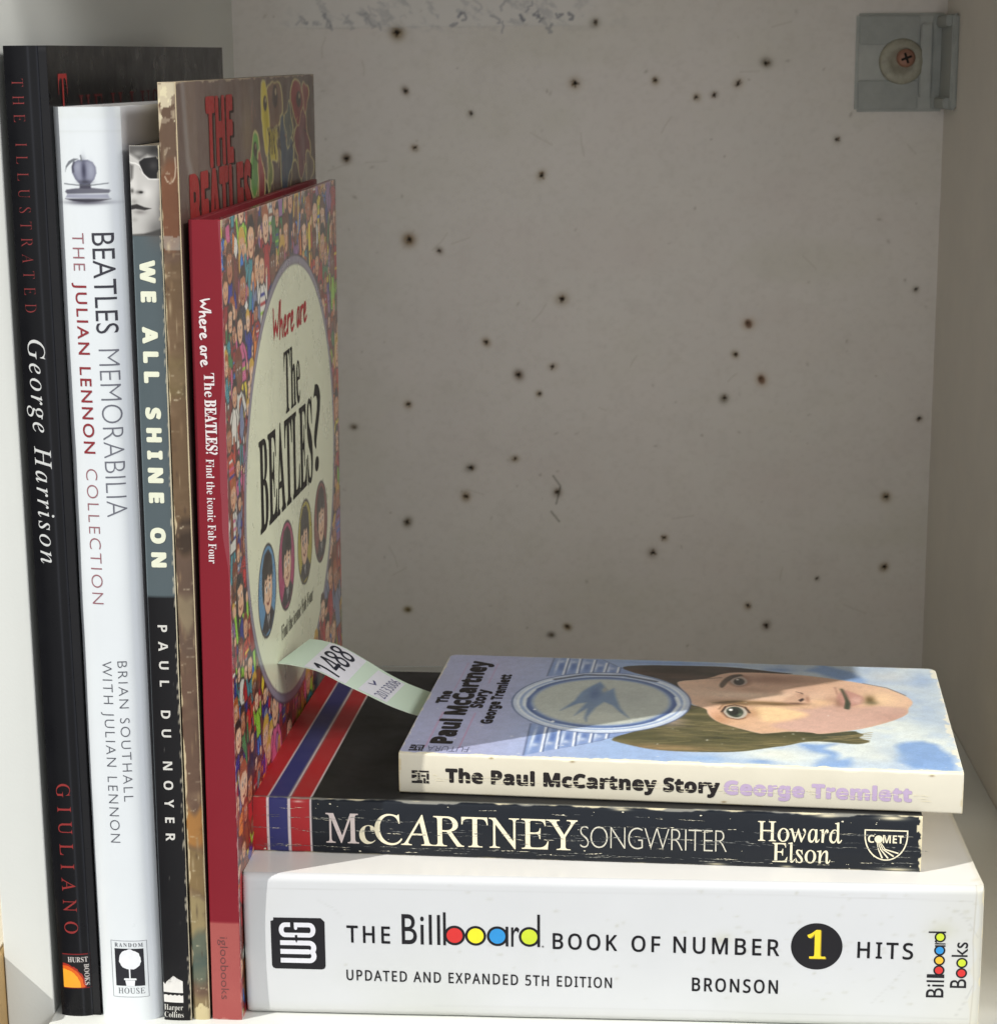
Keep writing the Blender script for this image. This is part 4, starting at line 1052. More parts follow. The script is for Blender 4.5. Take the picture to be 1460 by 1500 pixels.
# ------------------------------------------------------------------ 7 creased black paperback
def black_paperback():
    L, T, d = 213.4, 18.4, 139.5
    root = thing('book', rig(-.0553), (.0068, .0200, .0467), 'creased black paperback with red and blue stripes in the middle of the lying stack', 'book', STACK)
    prof = profile(T, .5, .9)
    us = np.concatenate([span(0, 24, .2)[:-1], span(24, L-6, .45)[:-1], span(L-6, L, .2)])
    sc = Canvas(us, edgy(T, .2, .9), (20, 25, 33))
    RED, BLU, WHT = (174, 40, 44), (52, 54, 112), (214, 200, 200)
    def stripes(cv, f):
        for a, b, c in ((-1, 6.1, RED), (6.1, 6.9, WHT), (6.9, 13.0, BLU), (13.0, 14.0, WHT), (14.0, 20.2, RED), (20.2, 20.8, WHT)):
            x = cv.U+f(cv.V)
            cv.mix(np.clip((x-a)/.1+.5, 0, 1)*np.clip((b-x)/.1+.5, 0, 1), c)
    stripes(sc, lambda v: 0*v)
    sc.mix(np.clip(fbm(sc.U, sc.V*2, 14, 3), 0, 1)*.25, (44, 50, 58))
    WR = (214, 204, 172)
    sc.wear(T-sc.V, .8, (150, 148, 138), 4, 9, .5, .8); sc.wear(T-sc.V, .7, WR, 14, 6, .38, .9); sc.wear(sc.V, .7, WR, 5, 7, .4, .9); sc.wear(L-sc.U, 1.3, WR, 6, 3, .7, 1); sc.wear(sc.U, .9, (206, 168, 150), 7, 3, .55, .9)
    sc.soft(204, T-.7, 4, .6, WR, 1); sc.soft(184, T-.6, 3.5, .5, WR, .9); sc.soft(120, T-.5, 2.5, .4, WR, .9); sc.soft(16.5, T-1.0, 1.6, .35, (220, 190, 178), .9)
    sc.soft(150, .6, 3, .5, WR, .9); sc.soft(172, .5, 2, .5, WR, .9); sc.soft(206, .8, 5, .6, WR, 1)
    cc = Canvas(span(0, L, .5), span(.9, d, 1.2), (23, 23, 25))
    stripes(cc, lambda v: 0*v)
    cc.mix(np.clip((cc.U-20.6)/1, 0, 1)*np.clip(fbm(cc.U, cc.V, 30, 5), 0, 1)*.3, (44, 44, 44))
    cc.wear(cc.V-.9, .9, (110, 112, 108), 8, 7, .5, .8)
    sm = mat('creased_laminate', None, rough=.36, coat=.05, spec=.3, bump=.3, bscale=160, mottle=.1, mscale=80)
    cm = mat('dark_laminate', None, rough=.40, coat=.0, spec=.18, bump=.05, bscale=200, mottle=.08, mscale=50)
    bk = mat('worn_black_card', (40, 42, 46), rough=.5)
    sp, cv = lying(root, L, T, d, prof, .9, sc, cc, sm, cm, bk, edge=(196, 186, 158))
    P = spine_flat(prof); cut = (1, 2)
    cr = ink((232, 224, 196)); pk = ink((214, 200, 196)); th = ink((206, 202, 186))
    text('lettering', root, P, 'M', 'serifi', (25.4, 3.9), (10.6, 0), (0, 10.0), pk, cut=cut, shear=-.27, bold=.06)
    text('lettering', root, P, 'c', 'serifb', (36.2, 3.9), (5.2, 0), (0, 9.2), cr, cut=cut, offset=-.007)
    text('lettering', root, P, 'CARTNEY', 'serifi', (41.2, 3.9), (65.0, 0), (0, 10.1), cr, cut=cut, shear=-.27, space=.95, bold=.03)
    text('lettering', root, P, 'SONGWRITER', 'sans', (107.0, 4.8), (46.2, 0), (0, 7.6), th, cut=cut, space=.88, offset=-.024)
    text('lettering', root, P, 'Howard', 'serifi', (162.8, 9.2), (26.0, 0), (0, 6.4), cr, cut=cut, bold=.05, shear=-.27)
    text('lettering', root, P, 'Elson', 'serifi', (167.4, 2.2), (18.0, 0), (0, 6.4), cr, cut=cut, bold=.05, shear=-.27)
    # shield emblem
    pts = [(195.9, 13.8), (208.9, 13.8)]+[(202.4+6.5*math.cos(a), 12.2-8.2*math.sin(a)) for a in np.linspace(0, math.pi, 22)]
    g = [stroke(pts, .42, cr, .07, closed=True), text_group('C', 'sansb', (196.8, 9.7), (2.0, 0), (0, 2.5), cr, h=.08), text_group('MET', 'sansb', (201.4, 9.7), (6.3, 0), (0, 2.6), cr, h=.08), pgon(circ(200.1, 10.9, 1.25), cr, .08)]
    for k, (ex, ey) in enumerate(((201.4, 4.6), (203.2, 4.6), (204.9, 5.3), (206.3, 6.4))):
        g.append(stroke([(199.6+k*.35, 10.0), (200.1+k*.7, 7.6), (ex, ey)], [.2, .35, .5], cr, .09+.012*k))
    flat_mesh('publisher_emblem', g, P, root, cut)
    # cracked lamination: pale broken lines that cross print and lettering alike
    rnd = random.Random(3); cm_ = ink((218, 212, 190)); cm2 = ink((150, 150, 142)); cm3 = ink((104, 106, 106)); g = []
    for row, dens, wd in ((12.5, .55, .17), (12.0, .45, .10), (11.6, .3, .08), (8.6, .6, .18), (8.1, .5, .11), (7.5, .45, .14), (9.2, .2, .09), (2.7, .75, .13), (2.3, .5, .08), (5.2, .08, .10), (15.6, .25, .10), (1.7, .3, .12)):
        x = rnd.uniform(0, 4); ph = rnd.uniform(0, 6)
        while x < L-3:
            ln = rnd.uniform(.6, 9)*rnd.uniform(.3, 1)
            if rnd.random() < dens*(.55+.6*math.sin(x/19+ph)**2):
                n = max(4, int(ln/.4)); y = row+.3*math.sin(x/23+ph)+rnd.uniform(-.22, .22); p = []; ww = []; yy = y
                for i in range(n):
                    t = i/(n-1); yy += rnd.uniform(-.10, .10); p.append((x+ln*t, yy)); ww.append(wd*(.15+rnd.random()**2*1.9)*min(1, 5*t+.1, 5*(1-t)+.1))
                g.append(stroke(p, ww, rnd.choice((cm_, cm2, cm2, cm3, cm3)), .13+rnd.random()*.03))
            x += ln*rnd.uniform(.5, 1.3)
    for i in range(34):
        x, y = rnd.uniform(0, L), rnd.choice((rnd.uniform(.6, 2.5), rnd.uniform(15.5, 17.6), rnd.uniform(3, 15)))
        r = rnd.uniform(.08, .34)
        g.append(pgon([(x+r*1.7*math.cos(a)*rnd.uniform(.5, 1), y+r*math.sin(a)*rnd.uniform(.5, 1)) for a in [j*.785 for j in range(8)]], cm_, .17))
    flat_mesh('spine_creases', g, P, root, cut)
black_paperback()

# ------------------------------------------------------------------ 8 small paperback on top
ART = {
'hair_low':[(65.4,20.3),(70.8,16.4),(80.0,11.6),(89.3,10.7),(100.9,11.1),(109.3,12.6),(115.5,16.0),(120.9,18.9),(123.0,19.6),(130.6,25.4),(138.9,24.9),(146.3,23.2),(150.8,26.6),(148.8,28.5),(146.6,30.0),(149.1,33.6),(146.8,35.1),(145.9,37.3),(134.0,32.0),(132.2,33.9),(125.1,34.3),(120.8,32.7),(116.5,31.0),(114.6,30.9),(105.5,37.3),(100.6,41.6),(97.4,48.9),(97.0,54.5),(99.7,60.6),(96.1,63.1),(94.0,57.1),(91.7,58.3),(90.3,61.0),(87.6,50.6),(83.7,39.1),(75.5,30.0)],
'hair_up':[(63.0,100.7),(73.4,104.0),(85.3,104.2),(97.7,104.9),(108.2,103.8),(121.4,99.8),(128,98.5),(121.4,97.8),(112,98.2),(102.6,97.6),(101.8,92.7),(100.1,83.1),(100.7,78.2),(96.3,88.2),(85.6,85.5),(85.8,80.8),(89.5,69.8),(86.4,78.6),(79.5,87.2),(70.7,92.6)],
'face':[(85.6,85.5),(96.3,88.9),(102.1,97.5),(113.9,98.7),(121,98.2),(129.5,97.5),(141.2,93.8),(152.2,88.9),(159.5,84.6),(165.5,76.0),(167.4,68.9),(164.8,62.2),(164.6,56.7),(160.1,49.8),(150.8,40.8),(143.1,36.2),(134.0,32.0),(132.2,33.9),(125.1,34.3),(120.8,32.7),(116.5,31.0),(114.6,30.9),(105.5,37.3),(100.6,41.6),(97.4,48.9),(97.0,54.5),(94.0,57.1),(91.2,59.7),(90.0,69.9),(85.8,80.8)],
'shade_low':[(116.5,59.5),(131.2,56.3),(140.3,66.0),(146.0,61.0),(154.9,64.4),(160.7,63.4),(164.8,62.2),(164.6,56.7),(160.1,49.8),(150.8,40.8),(143.1,36.2),(134.0,32.0),(125.1,34.3),(116.5,39.4),(128.6,47.5),(132.6,53.3)],
'nose':[(122.5,66.6),(125.0,71.7),(128.1,77.0),(130.1,73.9),(130.9,67.5),(128.9,63.7),(123.9,63.5)],
'nostril':[(128.0,68.0),(129.6,70.3),(130.0,68.2),(128.7,65.9)],
'lip':[(141.0,73.4),(143.8,82.1),(146.7,79.0),(150.5,74.4),(150.6,67.1),(146.0,62.6),(143.7,59.5),(141.2,65.3)],
'lipline':[(143.3,82.3),(143.8,75.4),(145.7,65.8),(144.7,59.3),(143.5,60.0),(144.1,68.9)],
'eye1':[(102.2,52.2),(103.4,57.3),(106.0,59.1),(109.6,57.3),(111.0,51.7),(109.3,45.9),(107.1,45.0),(104.0,46.8)],
'iris1':[(103.7,53.1),(105.2,56.8),(107.8,57.1),(109.5,52.3),(108.0,47.2),(105.3,48.3)],
'eye2':[(103.6,87.4),(105.4,92.8),(108.3,93.5),(110.3,89.5),(110.2,84.1),(106.6,81.0)],
'brow':[(100.1,83.1),(103.6,94.5),(108.7,96.6),(107.8,93.3),(104.2,89.8),(101.6,77.1)],
'cheek':[(111.8,59.0),(121.2,59.7),(124.9,58.0),(132.1,52.5),(123.8,45.7),(116.5,42.1),(113.9,49.0)],
'bird':[(47.3,47.7),(51.1,59.0),(52.6,68.7),(54.3,73.7),(56.7,78.5),(58.3,81.8),(60.0,77.3),(62.0,71.5),(63.7,74.7),(64.9,65.7),(67.4,52.8),(71.0,42.5),(68.2,47.2),(64.5,55.4),(61.5,58.7),(58.9,51.9),(57.1,41.8),(57.2,36.7),(56.2,40.6),(56.2,50.8),(54.6,47.4),(52.6,42.9),(54.0,50.4),(55.4,57.5),(52.7,56.0)],
'wingA':[(38.9,86.4),(39.2,111.9),(56.2,110.2),(63.1,100.5),(70.7,92.6),(57.4,92.8),(52.8,91.5)],
'wingB':[(39.1,33.3),(40.3,1.6),(45.2,5.8),(55.0,12.3),(63.6,18.7),(64.5,20.2),(70.2,24.8),(75.5,30.0),(67.0,27.8),(58.4,26.9)],
'cloudB':[(133.8,107.2),(139.2,110.2),(143.7,106.4),(150.7,100.0),(152.3,90.6),(145.3,94.2),(138.2,97.0),(131.6,101.6)],
'cloudB2':[(127.7,20.1),(138.9,24.9),(136.9,18.3),(140.3,10.3),(143.4,10.0),(142.2,1.4),(132.3,1.2),(135.2,9.8),(131.8,16.3)],
'cloudB3':[(158.2,22.0),(167.9,29.4),(173.3,22.2),(177.0,8.9),(176.9,2.2),(161.3,1.8),(156.6,12.1)]}
def rounded(p, n=2):
    for _ in range(n):
        q = []
        for (a, b), (c, d_) in zip(p, p[1:]+p[:1]):
            q += [(a*.75+c*.25, b*.75+d_*.25), (a*.25+c*.75, b*.25+d_*.75)]
        p = q
    return p
for _k in ('hair_low', 'hair_up', 'face', 'shade_low', 'nose', 'lip', 'eye1', 'iris1', 'eye2', 'brow', 'cheek'):
    ART[_k] = rounded(ART[_k])
def cream_paperback():
    L, T, d = 177.7, 13.5, 110.0
    root = thing('book', rig(-.0812), (.0553, .0251, .0652), 'small cream spined paperback with a painted face cover on top of the stack', 'book', STACK)
    prof = profile(T, .35, .7)
    us = span(0, L, .5)
    sc = Canvas(us, edgy(T, .25, .7), (211, 205, 186))
    sc.mix(np.clip(fbm(sc.U, sc.V, 22, 4), 0, 1)*.4, (197, 189, 165)); sc.mix(np.clip((sc.U-90)/90, 0, 1)*.35, (214, 210, 196))
    sc.wear(T-sc.V, .9, (236, 230, 200), 3, 6, .6, .9); sc.wear(sc.V, .5, (190, 172, 130), 4, 5, .5, .8); sc.wear(L-sc.U, .8, (196, 184, 150), 5, 3, .5, .8); sc.wear(sc.U, .9, (196, 176, 132), 5, 3, .6, .8)
    for x, y in ((168, 12.3), (104, 1.1), (56, 12.6), (30, 12.8)): sc.soft(x, y, .7, .3, (120, 96, 60), .8)
    cc = Canvas(span(0, L, .36), span(.7, d, .42), (168, 172, 204))
    n = fbm(cc.U, cc.V, 26, 11); n2 = fbm(cc.U, cc.V, 9, 12)
    k = np.clip((cc.U-22)/45, 0, 1)
    cc.mix(k*.85, (150, 178, 216)); cc.mix(np.clip((cc.U-85)/30, 0, 1)*np.clip(.75+n*.9, 0, 1), (222, 230, 226))
    cc.mix(np.clip((cc.U-85)/30, 0, 1)*np.clip(n2*1.2+n*.8-.15, 0, 1)*.8, (150, 176, 214))
    wob = lambda pts, q: [(a+q*vnoise(np.array([a*1.0]), np.array([b*1.0]), 5, 71)[0], b+q*vnoise(np.array([a*1.0]), np.array([b*1.0]), 5, 72)[0]) for (a, b) in pts]
    def dense(pts, m=6):
        o = []
        for (a, b), (c, d_) in zip(pts, pts[1:]+pts[:1]): o += [(a+(c-a)*i/m, b+(d_-b)*i/m) for i in range(m)]
        return o
    for key in ('cloudB', 'cloudB2', 'cloudB3'): cc.poly(wob(dense(ART[key]), 2.2), (124, 160, 212), 3.0, .85)
    cc.soft(165, 40, 8, 6, (222, 230, 224), .6); cc.soft(148, 20, 5, 7, (226, 232, 222), .7); cc.soft(125, 8, 9, 5, (224, 230, 220), .7); cc.soft(163, 86, 9, 5, (214, 220, 218), .6)
    cc.soft(122, 103, 5, 2.5, (108, 140, 192), .7); cc.soft(115, 4.0, 4.5, 2.2, (118, 152, 204), .8); cc.soft(98, 5, 9, 3, (144, 176, 216), .8); cc.soft(172, 96, 5, 9, (150, 176, 214), .7); cc.soft(170, 52, 6, 9, (164, 186, 216), .6); cc.soft(85, 107, 26, 1.8, (120, 146, 192), .7)
    cc.soft(160, 98, 8, 6, (212, 214, 212), .7); cc.soft(120, 12, 8, 5, (218, 222, 212), .8); cc.soft(152, 12, 7, 6, (220, 224, 214), .8)
    # winged plaque
    for key, seams in (('wingA', [((40.3, 87.4), (39.6, 111.0)), ((44.2, 89.2), (44.1, 110.7)), ((49.0, 90.7), (48.6, 109.8)), ((54.0, 92), (54.1, 108.5)), ((58.6, 92), (58.8, 105)), ((63.5, 92), (63.6, 100))]),
                       ('wingB', [((39.4, 33), (40.6, 2.6)), ((44.3, 31.0), (45.2, 5.8)), ((48.9, 29.1), (49.8, 9.0)), ((54.3, 27.8), (55.0, 12.3)), ((59.9, 27.0), (60.0, 16.4)), ((65.0, 27.6), (65.0, 20.8))])):
        cc.poly([(a+(-.5 if a < 50 else .5), b) for a, b in ART[key]], (96, 108, 140), .5); cc.poly(ART[key], (132, 154, 198), .5)
        for (a, b), (a2, b2) in zip(seams[:-1], seams[1:]):
            mx, my = (a[0]+b[0]+a2[0]+b2[0])/4, (a[1]+b[1]+a2[1]+b2[1])/4
            ln = abs(b[1]-a[1]); cc.soft(mx+.6, my, 1.0, ln*.30, (84, 112, 170), .9); cc.soft(mx-1.1, my, .5, ln*.34, (214, 224, 236), .9); cc.soft(mx+.2, b2[1]*.75+a2[1]*.25, 1.3, 2.0, (206, 216, 232), .7)
        for a, b in seams[1:]: cc.line([a, b], .8, (222, 228, 236), .4); cc.line([(a[0]+.7, a[1]), (b[0]+.7, b[1])], .4, (70, 88, 130), .4)
    # hair, face
    def hairpaint(key, c0, c1, seed):
        cc.poly(ART[key], c0, .7)
        p = np.array(ART[key]); r = random.Random(seed); u0, v0 = p.min(0); u1, v1 = p.max(0)
        msk = Canvas(cc.u, cc.v, (0, 0, 0)); msk.poly(ART[key], (255, 255, 255), .5); mk = msk.c[..., 0]
        st = np.clip(fbm(cc.U*.35, cc.V*1.6, 6, seed)+.15, 0, 1); cc.mix(mk*st, c1)
        st = np.clip(-fbm(cc.U*.3, cc.V*1.8, 5, seed+5)-.1, 0, 1); cc.mix(mk*st, (40, 42, 26))
        return mk
    mk = hairpaint('hair_low', (80, 78, 48), (128, 116, 78), 31)
    cc.mix(mk*np.exp(-(((cc.U-140)/9)**2+((cc.V-31)/5)**2))*.8, (64, 72, 56)); cc.mix(mk*np.exp(-(((cc.U-86)/4)**2+((cc.V-40)/5)**2))*.7, (176, 158, 150)); cc.mix(mk*np.exp(-(((cc.U-84)/14)**2+((cc.V-14)/3)**2))*.6, (176, 138, 100))
    hairpaint('hair_up', (54, 42, 32), (96, 70, 54), 37)
    rh = random.Random(8)
    hm = Canvas(cc.u, cc.v, (0, 0, 0)); hm.poly(ART['hair_low'], (255, 255, 255), .5); hm2 = hm.c[..., 0].copy()
    keep = cc.c.copy()
    for i in range(150):
        x0 = rh.uniform(70, 140); z0 = rh.uniform(9, 44); a = rh.uniform(-.25, .35) if x0 < 100 else rh.uniform(-.05, .45); ln = rh.uniform(6, 18)
        cc.line([(x0, z0), (x0+ln*.5*math.cos(a), z0+ln*.5*math.sin(a)-.6), (x0+ln*math.cos(a), z0+ln*math.sin(a))], rh.uniform(.25, .6), rh.choice(((60, 62, 38), (150, 136, 92), (118, 110, 70), (92, 88, 52), (176, 156, 112))), .4, rh.uniform(.25, .6))
    cc.c = keep*(1-hm2[..., None])+cc.c*hm2[..., None]
    for i in range(6):
        cc.line([(137+i*1.5, 30+i*.4), (143+i, 27+i*1.4), (150+i*.3, 26+i*2.0)], .5, (150, 132, 90), .4, .8)
    msk = Canvas(cc.u, cc.v, (0, 0, 0)); msk.poly(ART['face'], (255, 255, 255), .6); fm = msk.c[..., 0]
    cc.poly(ART['face'], (226, 188, 160), .6)
    def on(cx, cy, rx, ry, c, a, rot=0):
        cr, sr = math.cos(rot), math.sin(rot); x = (cc.U-cx)*cr+(cc.V-cy)*sr; y = -(cc.U-cx)*sr+(cc.V-cy)*cr
        cc.mix(fm*np.exp(-((x/rx)**2+(y/ry)**2))*a, c)
    on(97, 76, 9, 10, (214, 180, 156), .8); on(118, 90, 14, 7, (192, 154, 136), .8); on(110, 72, 16, 4, (236, 210, 186), .8)
    on(156, 72, 7, 10, (246, 210, 170), .95); on(140, 86, 10, 6, (222, 182, 152), .8); on(124, 70.5, 8, 2.4, (226, 190, 160), .9)
    cc.mix(fm*np.clip((64-cc.V)/4, 0, 1)*np.clip((cc.U-97)/5, 0, 1)*.35, (204, 162, 122))
    msk = Canvas(cc.u, cc.v, (0, 0, 0)); msk.poly(ART['shade_low'], (255, 255, 255), 3.0); cc.mix(fm*msk.c[..., 0]*.8, (208, 170, 158))
    cc.poly(ART['cheek'], (248, 212, 162), 3.5, .9); on(105, 42, 7, 4, (218, 174, 136), .6); on(100, 50, 3, 6, (232, 180, 146), .8)
    on(116, 63.2, 12, 2.1, (126, 98, 60), .9); on(121, 62.4, 5, 1.4, (110, 86, 54), .8); on(112, 78, 10, 3.5, (190, 150, 128), .7); on(131, 80, 5, 4, (206, 166, 140), .6); on(107, 62.2, 6.5, 2.6, (118, 94, 60), .85); on(101.5, 45, 3, 5, (190, 138, 100), .7); on(136, 66, 4, 3.4, (236, 196, 154), .9); on(112.5, 52, 2.2, 5, (188, 140, 100), .6)
    cc.poly(ART['nose'], (206, 168, 142), 1.8, .9); on(127, 63.8, 3.6, 1.2, (104, 76, 58), .9); on(131.2, 69, .9, 4.2, (160, 116, 94), .8); on(118, 91, 16, 5, (150, 112, 94), .6); on(159, 52, 6, 5, (190, 148, 134), .5); on(129, 73, 1.2, 3, (188, 146, 122), .7); cc.poly(ART['nostril'], (52, 38, 36), .8); cc.line([(127.3, 77.2), (129, 76.2), (129.6, 75)], .5, (70, 50, 46), .5)  # upper face darkened for deeper skin tone and the sun shadow, put into the colour
    on(145, 71, 6, 12, (196, 152, 128), .5); cc.poly(ART['lip'], (196, 146, 132), 1.2); on(148, 70, 2, 4, (222, 182, 168), .8); cc.poly(ART['lipline'], (58, 66, 48), .9); cc.line([(143.2, 82), (144.3, 75), (144.9, 68), (144.3, 60.5)], 1.2, (60, 66, 48), 1.2, .75); on(141.5, 66, 1.3, 5, (150, 112, 92), .7); on(139, 70, 2, 3, (170, 130, 108), .5); on(144.5, 62, .9, 2.4, (66, 76, 60), .8)
    on(152.5, 70.5, 1.8, 4.8, (112, 92, 56), .95); on(153, 67.5, 2.4, 2, (110, 104, 74), .6); cc.line([(141, 84), (141.5, 76)], .6, (176, 130, 112), .8, .8)
    cc.poly([(a+(a-106.5)*.22, b+(b-52)*.18) for a, b in ART['eye1']], (170, 128, 96), 1.2, .8); cc.poly(ART['eye1'], (190, 182, 168), .6); cc.poly([(106.2+(a-106.4)*1.15, 52.6+(b-52.4)*1.22) for a, b in ART['iris1']], (52, 62, 50), .6); cc.ell(106.2, 52.6, 1.7, 3.4, (24, 28, 24), aa=.8); cc.ell(105.0, 54.6, .7, 1.2, (240, 240, 236), aa=.4); cc.line([(102.0, 52), (103.2, 58.2), (106.2, 60.2), (109.8, 58.0), (111.4, 52)], .8, (60, 44, 32), .6); cc.line([(102.2, 52), (104, 46.4), (107.4, 44.6), (110, 46.6)], .5, (120, 84, 60), .6); cc.line([(101.0, 55), (102.4, 60.2), (106.4, 62.4), (110.4, 60.6)], .6, (130, 94, 66), .8, .8); cc.soft(108.2, 50, .7, 1.4, (120, 134, 108), .7)
    cc.poly([(a+(a-107)*.45, b+(b-87)*.3) for a, b in ART['eye2']], (158, 118, 98), 2, .8); cc.poly(ART['eye2'], (176, 160, 148), .6); cc.ell(107.4, 87, 1.9, 4.0, (40, 36, 32), aa=.6); cc.ell(106.8, 89.4, .5, .9, (210, 206, 200), aa=.4); cc.line([(103.8, 88), (105.6, 93.2), (108.6, 94.2)], .6, (50, 38, 34), .5)
    cc.poly(ART['brow'], (58, 46, 36), .8, .8); cc.poly([(98.6, 61.5), (103, 64), (110, 65), (108, 63.2), (103, 61.6)], (96, 76, 46), 1.4, .8)
    cc.line([(151, 89.6), (159, 85.2), (165, 77)], .5, (74, 58, 50), .5, .8); cc.line([(85.8, 86), (96, 89.4), (101, 91)], .5, (60, 44, 38), .5)
    # oval plaque with its swallow
    ov = lambda ru, rv, c, aa=.6: cc.ell(60.4, 59.2, ru, rv, c, aa=aa)
    ov(31.0, 34.0, (82, 100, 142)); ov(30.5, 33.4, (196, 208, 226)); ov(29.2, 31.8, (222, 230, 238)); ov(28.2, 30.6, (150, 172, 210)); ov(27.2, 29.4, (206, 218, 232)); ov(26.2, 28.4, (70, 96, 150)); ov(24.4, 26.4, (128, 152, 192), 1.6); ov(23.6, 25.4, (186, 192, 184), 2.0)
    cc.line([(86.0, 66), (87.4, 58), (85.5, 49), (81, 41)], 1.4, (224, 232, 238), .8); cc.line([(34.4, 52), (34.0, 60), (36, 70)], 1.2, (222, 230, 236), .8); cc.line([(47, 34.5), (56, 31.5), (66, 32)], 1.0, (96, 124, 176), .8); cc.line([(42, 83), (52, 89.5), (66, 90), (78, 84)], 1.6, (70, 78, 100), 1.0)
    cc.soft(60, 42, 12, 6, (206, 210, 196), .7); cc.soft(70, 66, 9, 10, (168, 172, 168), .6); cc.ell(38.5, 48, .5, .7, (236, 240, 240)); cc.ell(46, 36, .6, .7, (236, 240, 240))
    cc.poly(ART['bird'], (108, 134, 168), 1.4, .9); cc.soft(57.5, 68, 2.0, 7, (72, 98, 142), .7); cc.soft(60.6, 72.5, 1.0, 3, (176, 170, 150), .8)
    g8 = np.random.RandomState(12).normal(0, .018, cc.c.shape[:2]); cc.c = np.clip(cc.c*(1+g8[..., None])*(1+.05*fbm(cc.U, cc.V, 2.2, 90)[..., None]), 0, 1)
    # typographic rules and worn edges
    for x in (7.6, 18.6):
        cc.line([(x, 6), (x+.3, 42)], .4, (196, 130, 166), .4, .75); cc.line([(x+.3, 76 if x > 10 else 66), (x+.5, 100)], .4, (190, 130, 170), .4, .5)
    cc.wear(cc.V-.7, 1.3, (238, 232, 206), 6, 5, .6, 1); cc.wear(L-cc.U, 1.8, (232, 230, 214), 7, 4, .62, 1); cc.wear(cc.U, .9, (214, 206, 186), 8, 4, .5, .9); cc.wear(d-cc.V, .8, (206, 202, 190), 9, 5, .5, .8)
    rs = np.random.RandomState(3)
    for i in range(60): cc.soft(rs.uniform(0, L), abs(rs.normal(0, 22)), rs.uniform(.2, .5), rs.uniform(.2, .5), (236, 236, 230), rs.uniform(.4, .9))
    # far right corner of the card is rounded off by wear
    def CT(U, V, h=0.0):
        a = np.clip((U-(L-3.5))/3.5, 0, 1); b = np.clip((V-(d-3.5))/3.5, 0, 1); k = np.maximum(np.hypot(a, b), 1e-6)
        s_ = np.where((a > 0) & (b > 0), np.maximum(a, b)/k, 1.0)
        a0 = np.clip((2.5-U)/2.5, 0, 1); k0 = np.maximum(np.hypot(a0, b), 1e-6); s0 = np.where((a0 > 0) & (b > 0), np.maximum(a0, b)/k0, 1.0)
        s_ = np.minimum(s_, s0)
        U2 = np.where(a > 0, L-3.5+3.5*a*s_, np.where(a0 > 0, 2.5-2.5*a0*s_, U)); V2 = np.where(b > 0, d-3.5+3.5*b*s_, V)
        return np.stack([U2*MM, V2*MM, (T+h+.45*(.5+.5*fbm(U, V, 90, 15, 2))*np.clip(V/30, 0, 1))*MM+0*U], -1)
    sm = mat('cream_card', None, rough=.48, bump=.15, bscale=220, mottle=.05, mscale=70)
    cm = mat('painted_cover_gloss', None, rough=.36, coat=.15, bump=.08, bscale=160, mottle=.02, mscale=50)
    bk = mat('cream_card_back', (206, 198, 176), rough=.6)
    grid('spine', sc, spine_flat(prof), sm, root)
    cv = grid('front_cover', cc, CT, cm, root, skirt=(0, 0, -.00035), edge=(214, 206, 180))
    box('back_cover', 0, L*MM, .0007, (d-1)*MM, 0, .00035, bk, root, .0001)
    box('page_block', .0006, (L-1.2)*MM, .0016, (d-1.3)*MM, .0004, (T-.5)*MM, PAPER_FLAT, root)
    P = spine_flat(prof); bl = ink((38, 34, 34)); pu = ink((186, 166, 196)); cut = (1, 3)
    text('lettering', root, P, 'The Paul McCartney Story', 'sansb', (15.4, 4.4), (87.0, -.4), (0, 4.3), bl, cut=cut, bold=.26, space=1.06)
    text('lettering', root, P, 'George Tremlett', 'sansb', (104.2, 3.9), (57.7, -.2), (0, 4.3), pu, cut=cut, bold=.26, space=1.06)
    def mark(x0, y0, w_, h_, P_, par, name='publisher_emblem', rot=False):
        q = (lambda a, b: (x0+a*w_, y0+b*h_)) if not rot else (lambda a, b: (x0+(1-b)*w_, y0+a*h_))
        gg = []
        R = lambda a, b, c, d_: gg.append(pgon([q(a, b), q(c, b), q(c, d_), q(a, d_)], bl, .07+.01*len(gg)))
        R(0, .76, .36, 1); R(.42, .86, 1, 1); R(0, .38, .30, .66); R(.36, .3, .48, .8); R(.54, .52, .8, .66); R(.86, .3, 1, .8); R(0, 0, .62, .18); R(.68, 0, .8, .42); R(.84, .0, 1, .2); R(.3, .2, .62, .26)
        flat_mesh(name, gg, P_, par, cut if not rot else None)
    mark(4.2, 3.6, 5.6, 4.3, P, root)
    wr = random.Random(9); cm_ = ink((226, 218, 192)); g = []
    for row, dens in ((5.4, .75), (6.4, .5), (7.2, .2), (4.6, .25)):
        x = 5.0
        while x < 165:
            ln = wr.uniform(.8, 3.5)
            if wr.random() < dens:
                n_ = 4; p = [(x+ln*i/3, row-(x-15)*.0045+wr.uniform(-.12, .12)) for i in range(n_)]
                g.append(stroke(p, [.05, .2*wr.uniform(.5, 1.3), .2*wr.uniform(.5, 1.3), .05], cm_, .13+wr.random()*.03))
            x += ln*wr.uniform(.8, 1.5)
    flat_mesh('spine_creases', g, P, root, cut)
    C = CT
    def up(t, st, ub, uc, va, vb, m=bl, **k):   # reads towards the back, letter tops to the left
        text('lettering', cv, C, t, st, (ub, va), (0, vb-va), (uc-ub, 0), m, h=.08, **k)
    up('The', 'sansb', 7.4, 3.8, 51.5, 65.0, bold=.3)
    up('Paul McCartney', 'sansb', 15.4, 8.8, 10.4, 102.0, bold=.5)
    up('Story', 'sansb', 20.2, 16.2, 47.5, 68.0, bold=.3)
    up('George Tremlett', 'sansb', 25.8, 22.2, 31.0, 86.5, bold=.25)
    mark(2.7, 2.4, 4.6, 5.6, C, cv, rot=False)
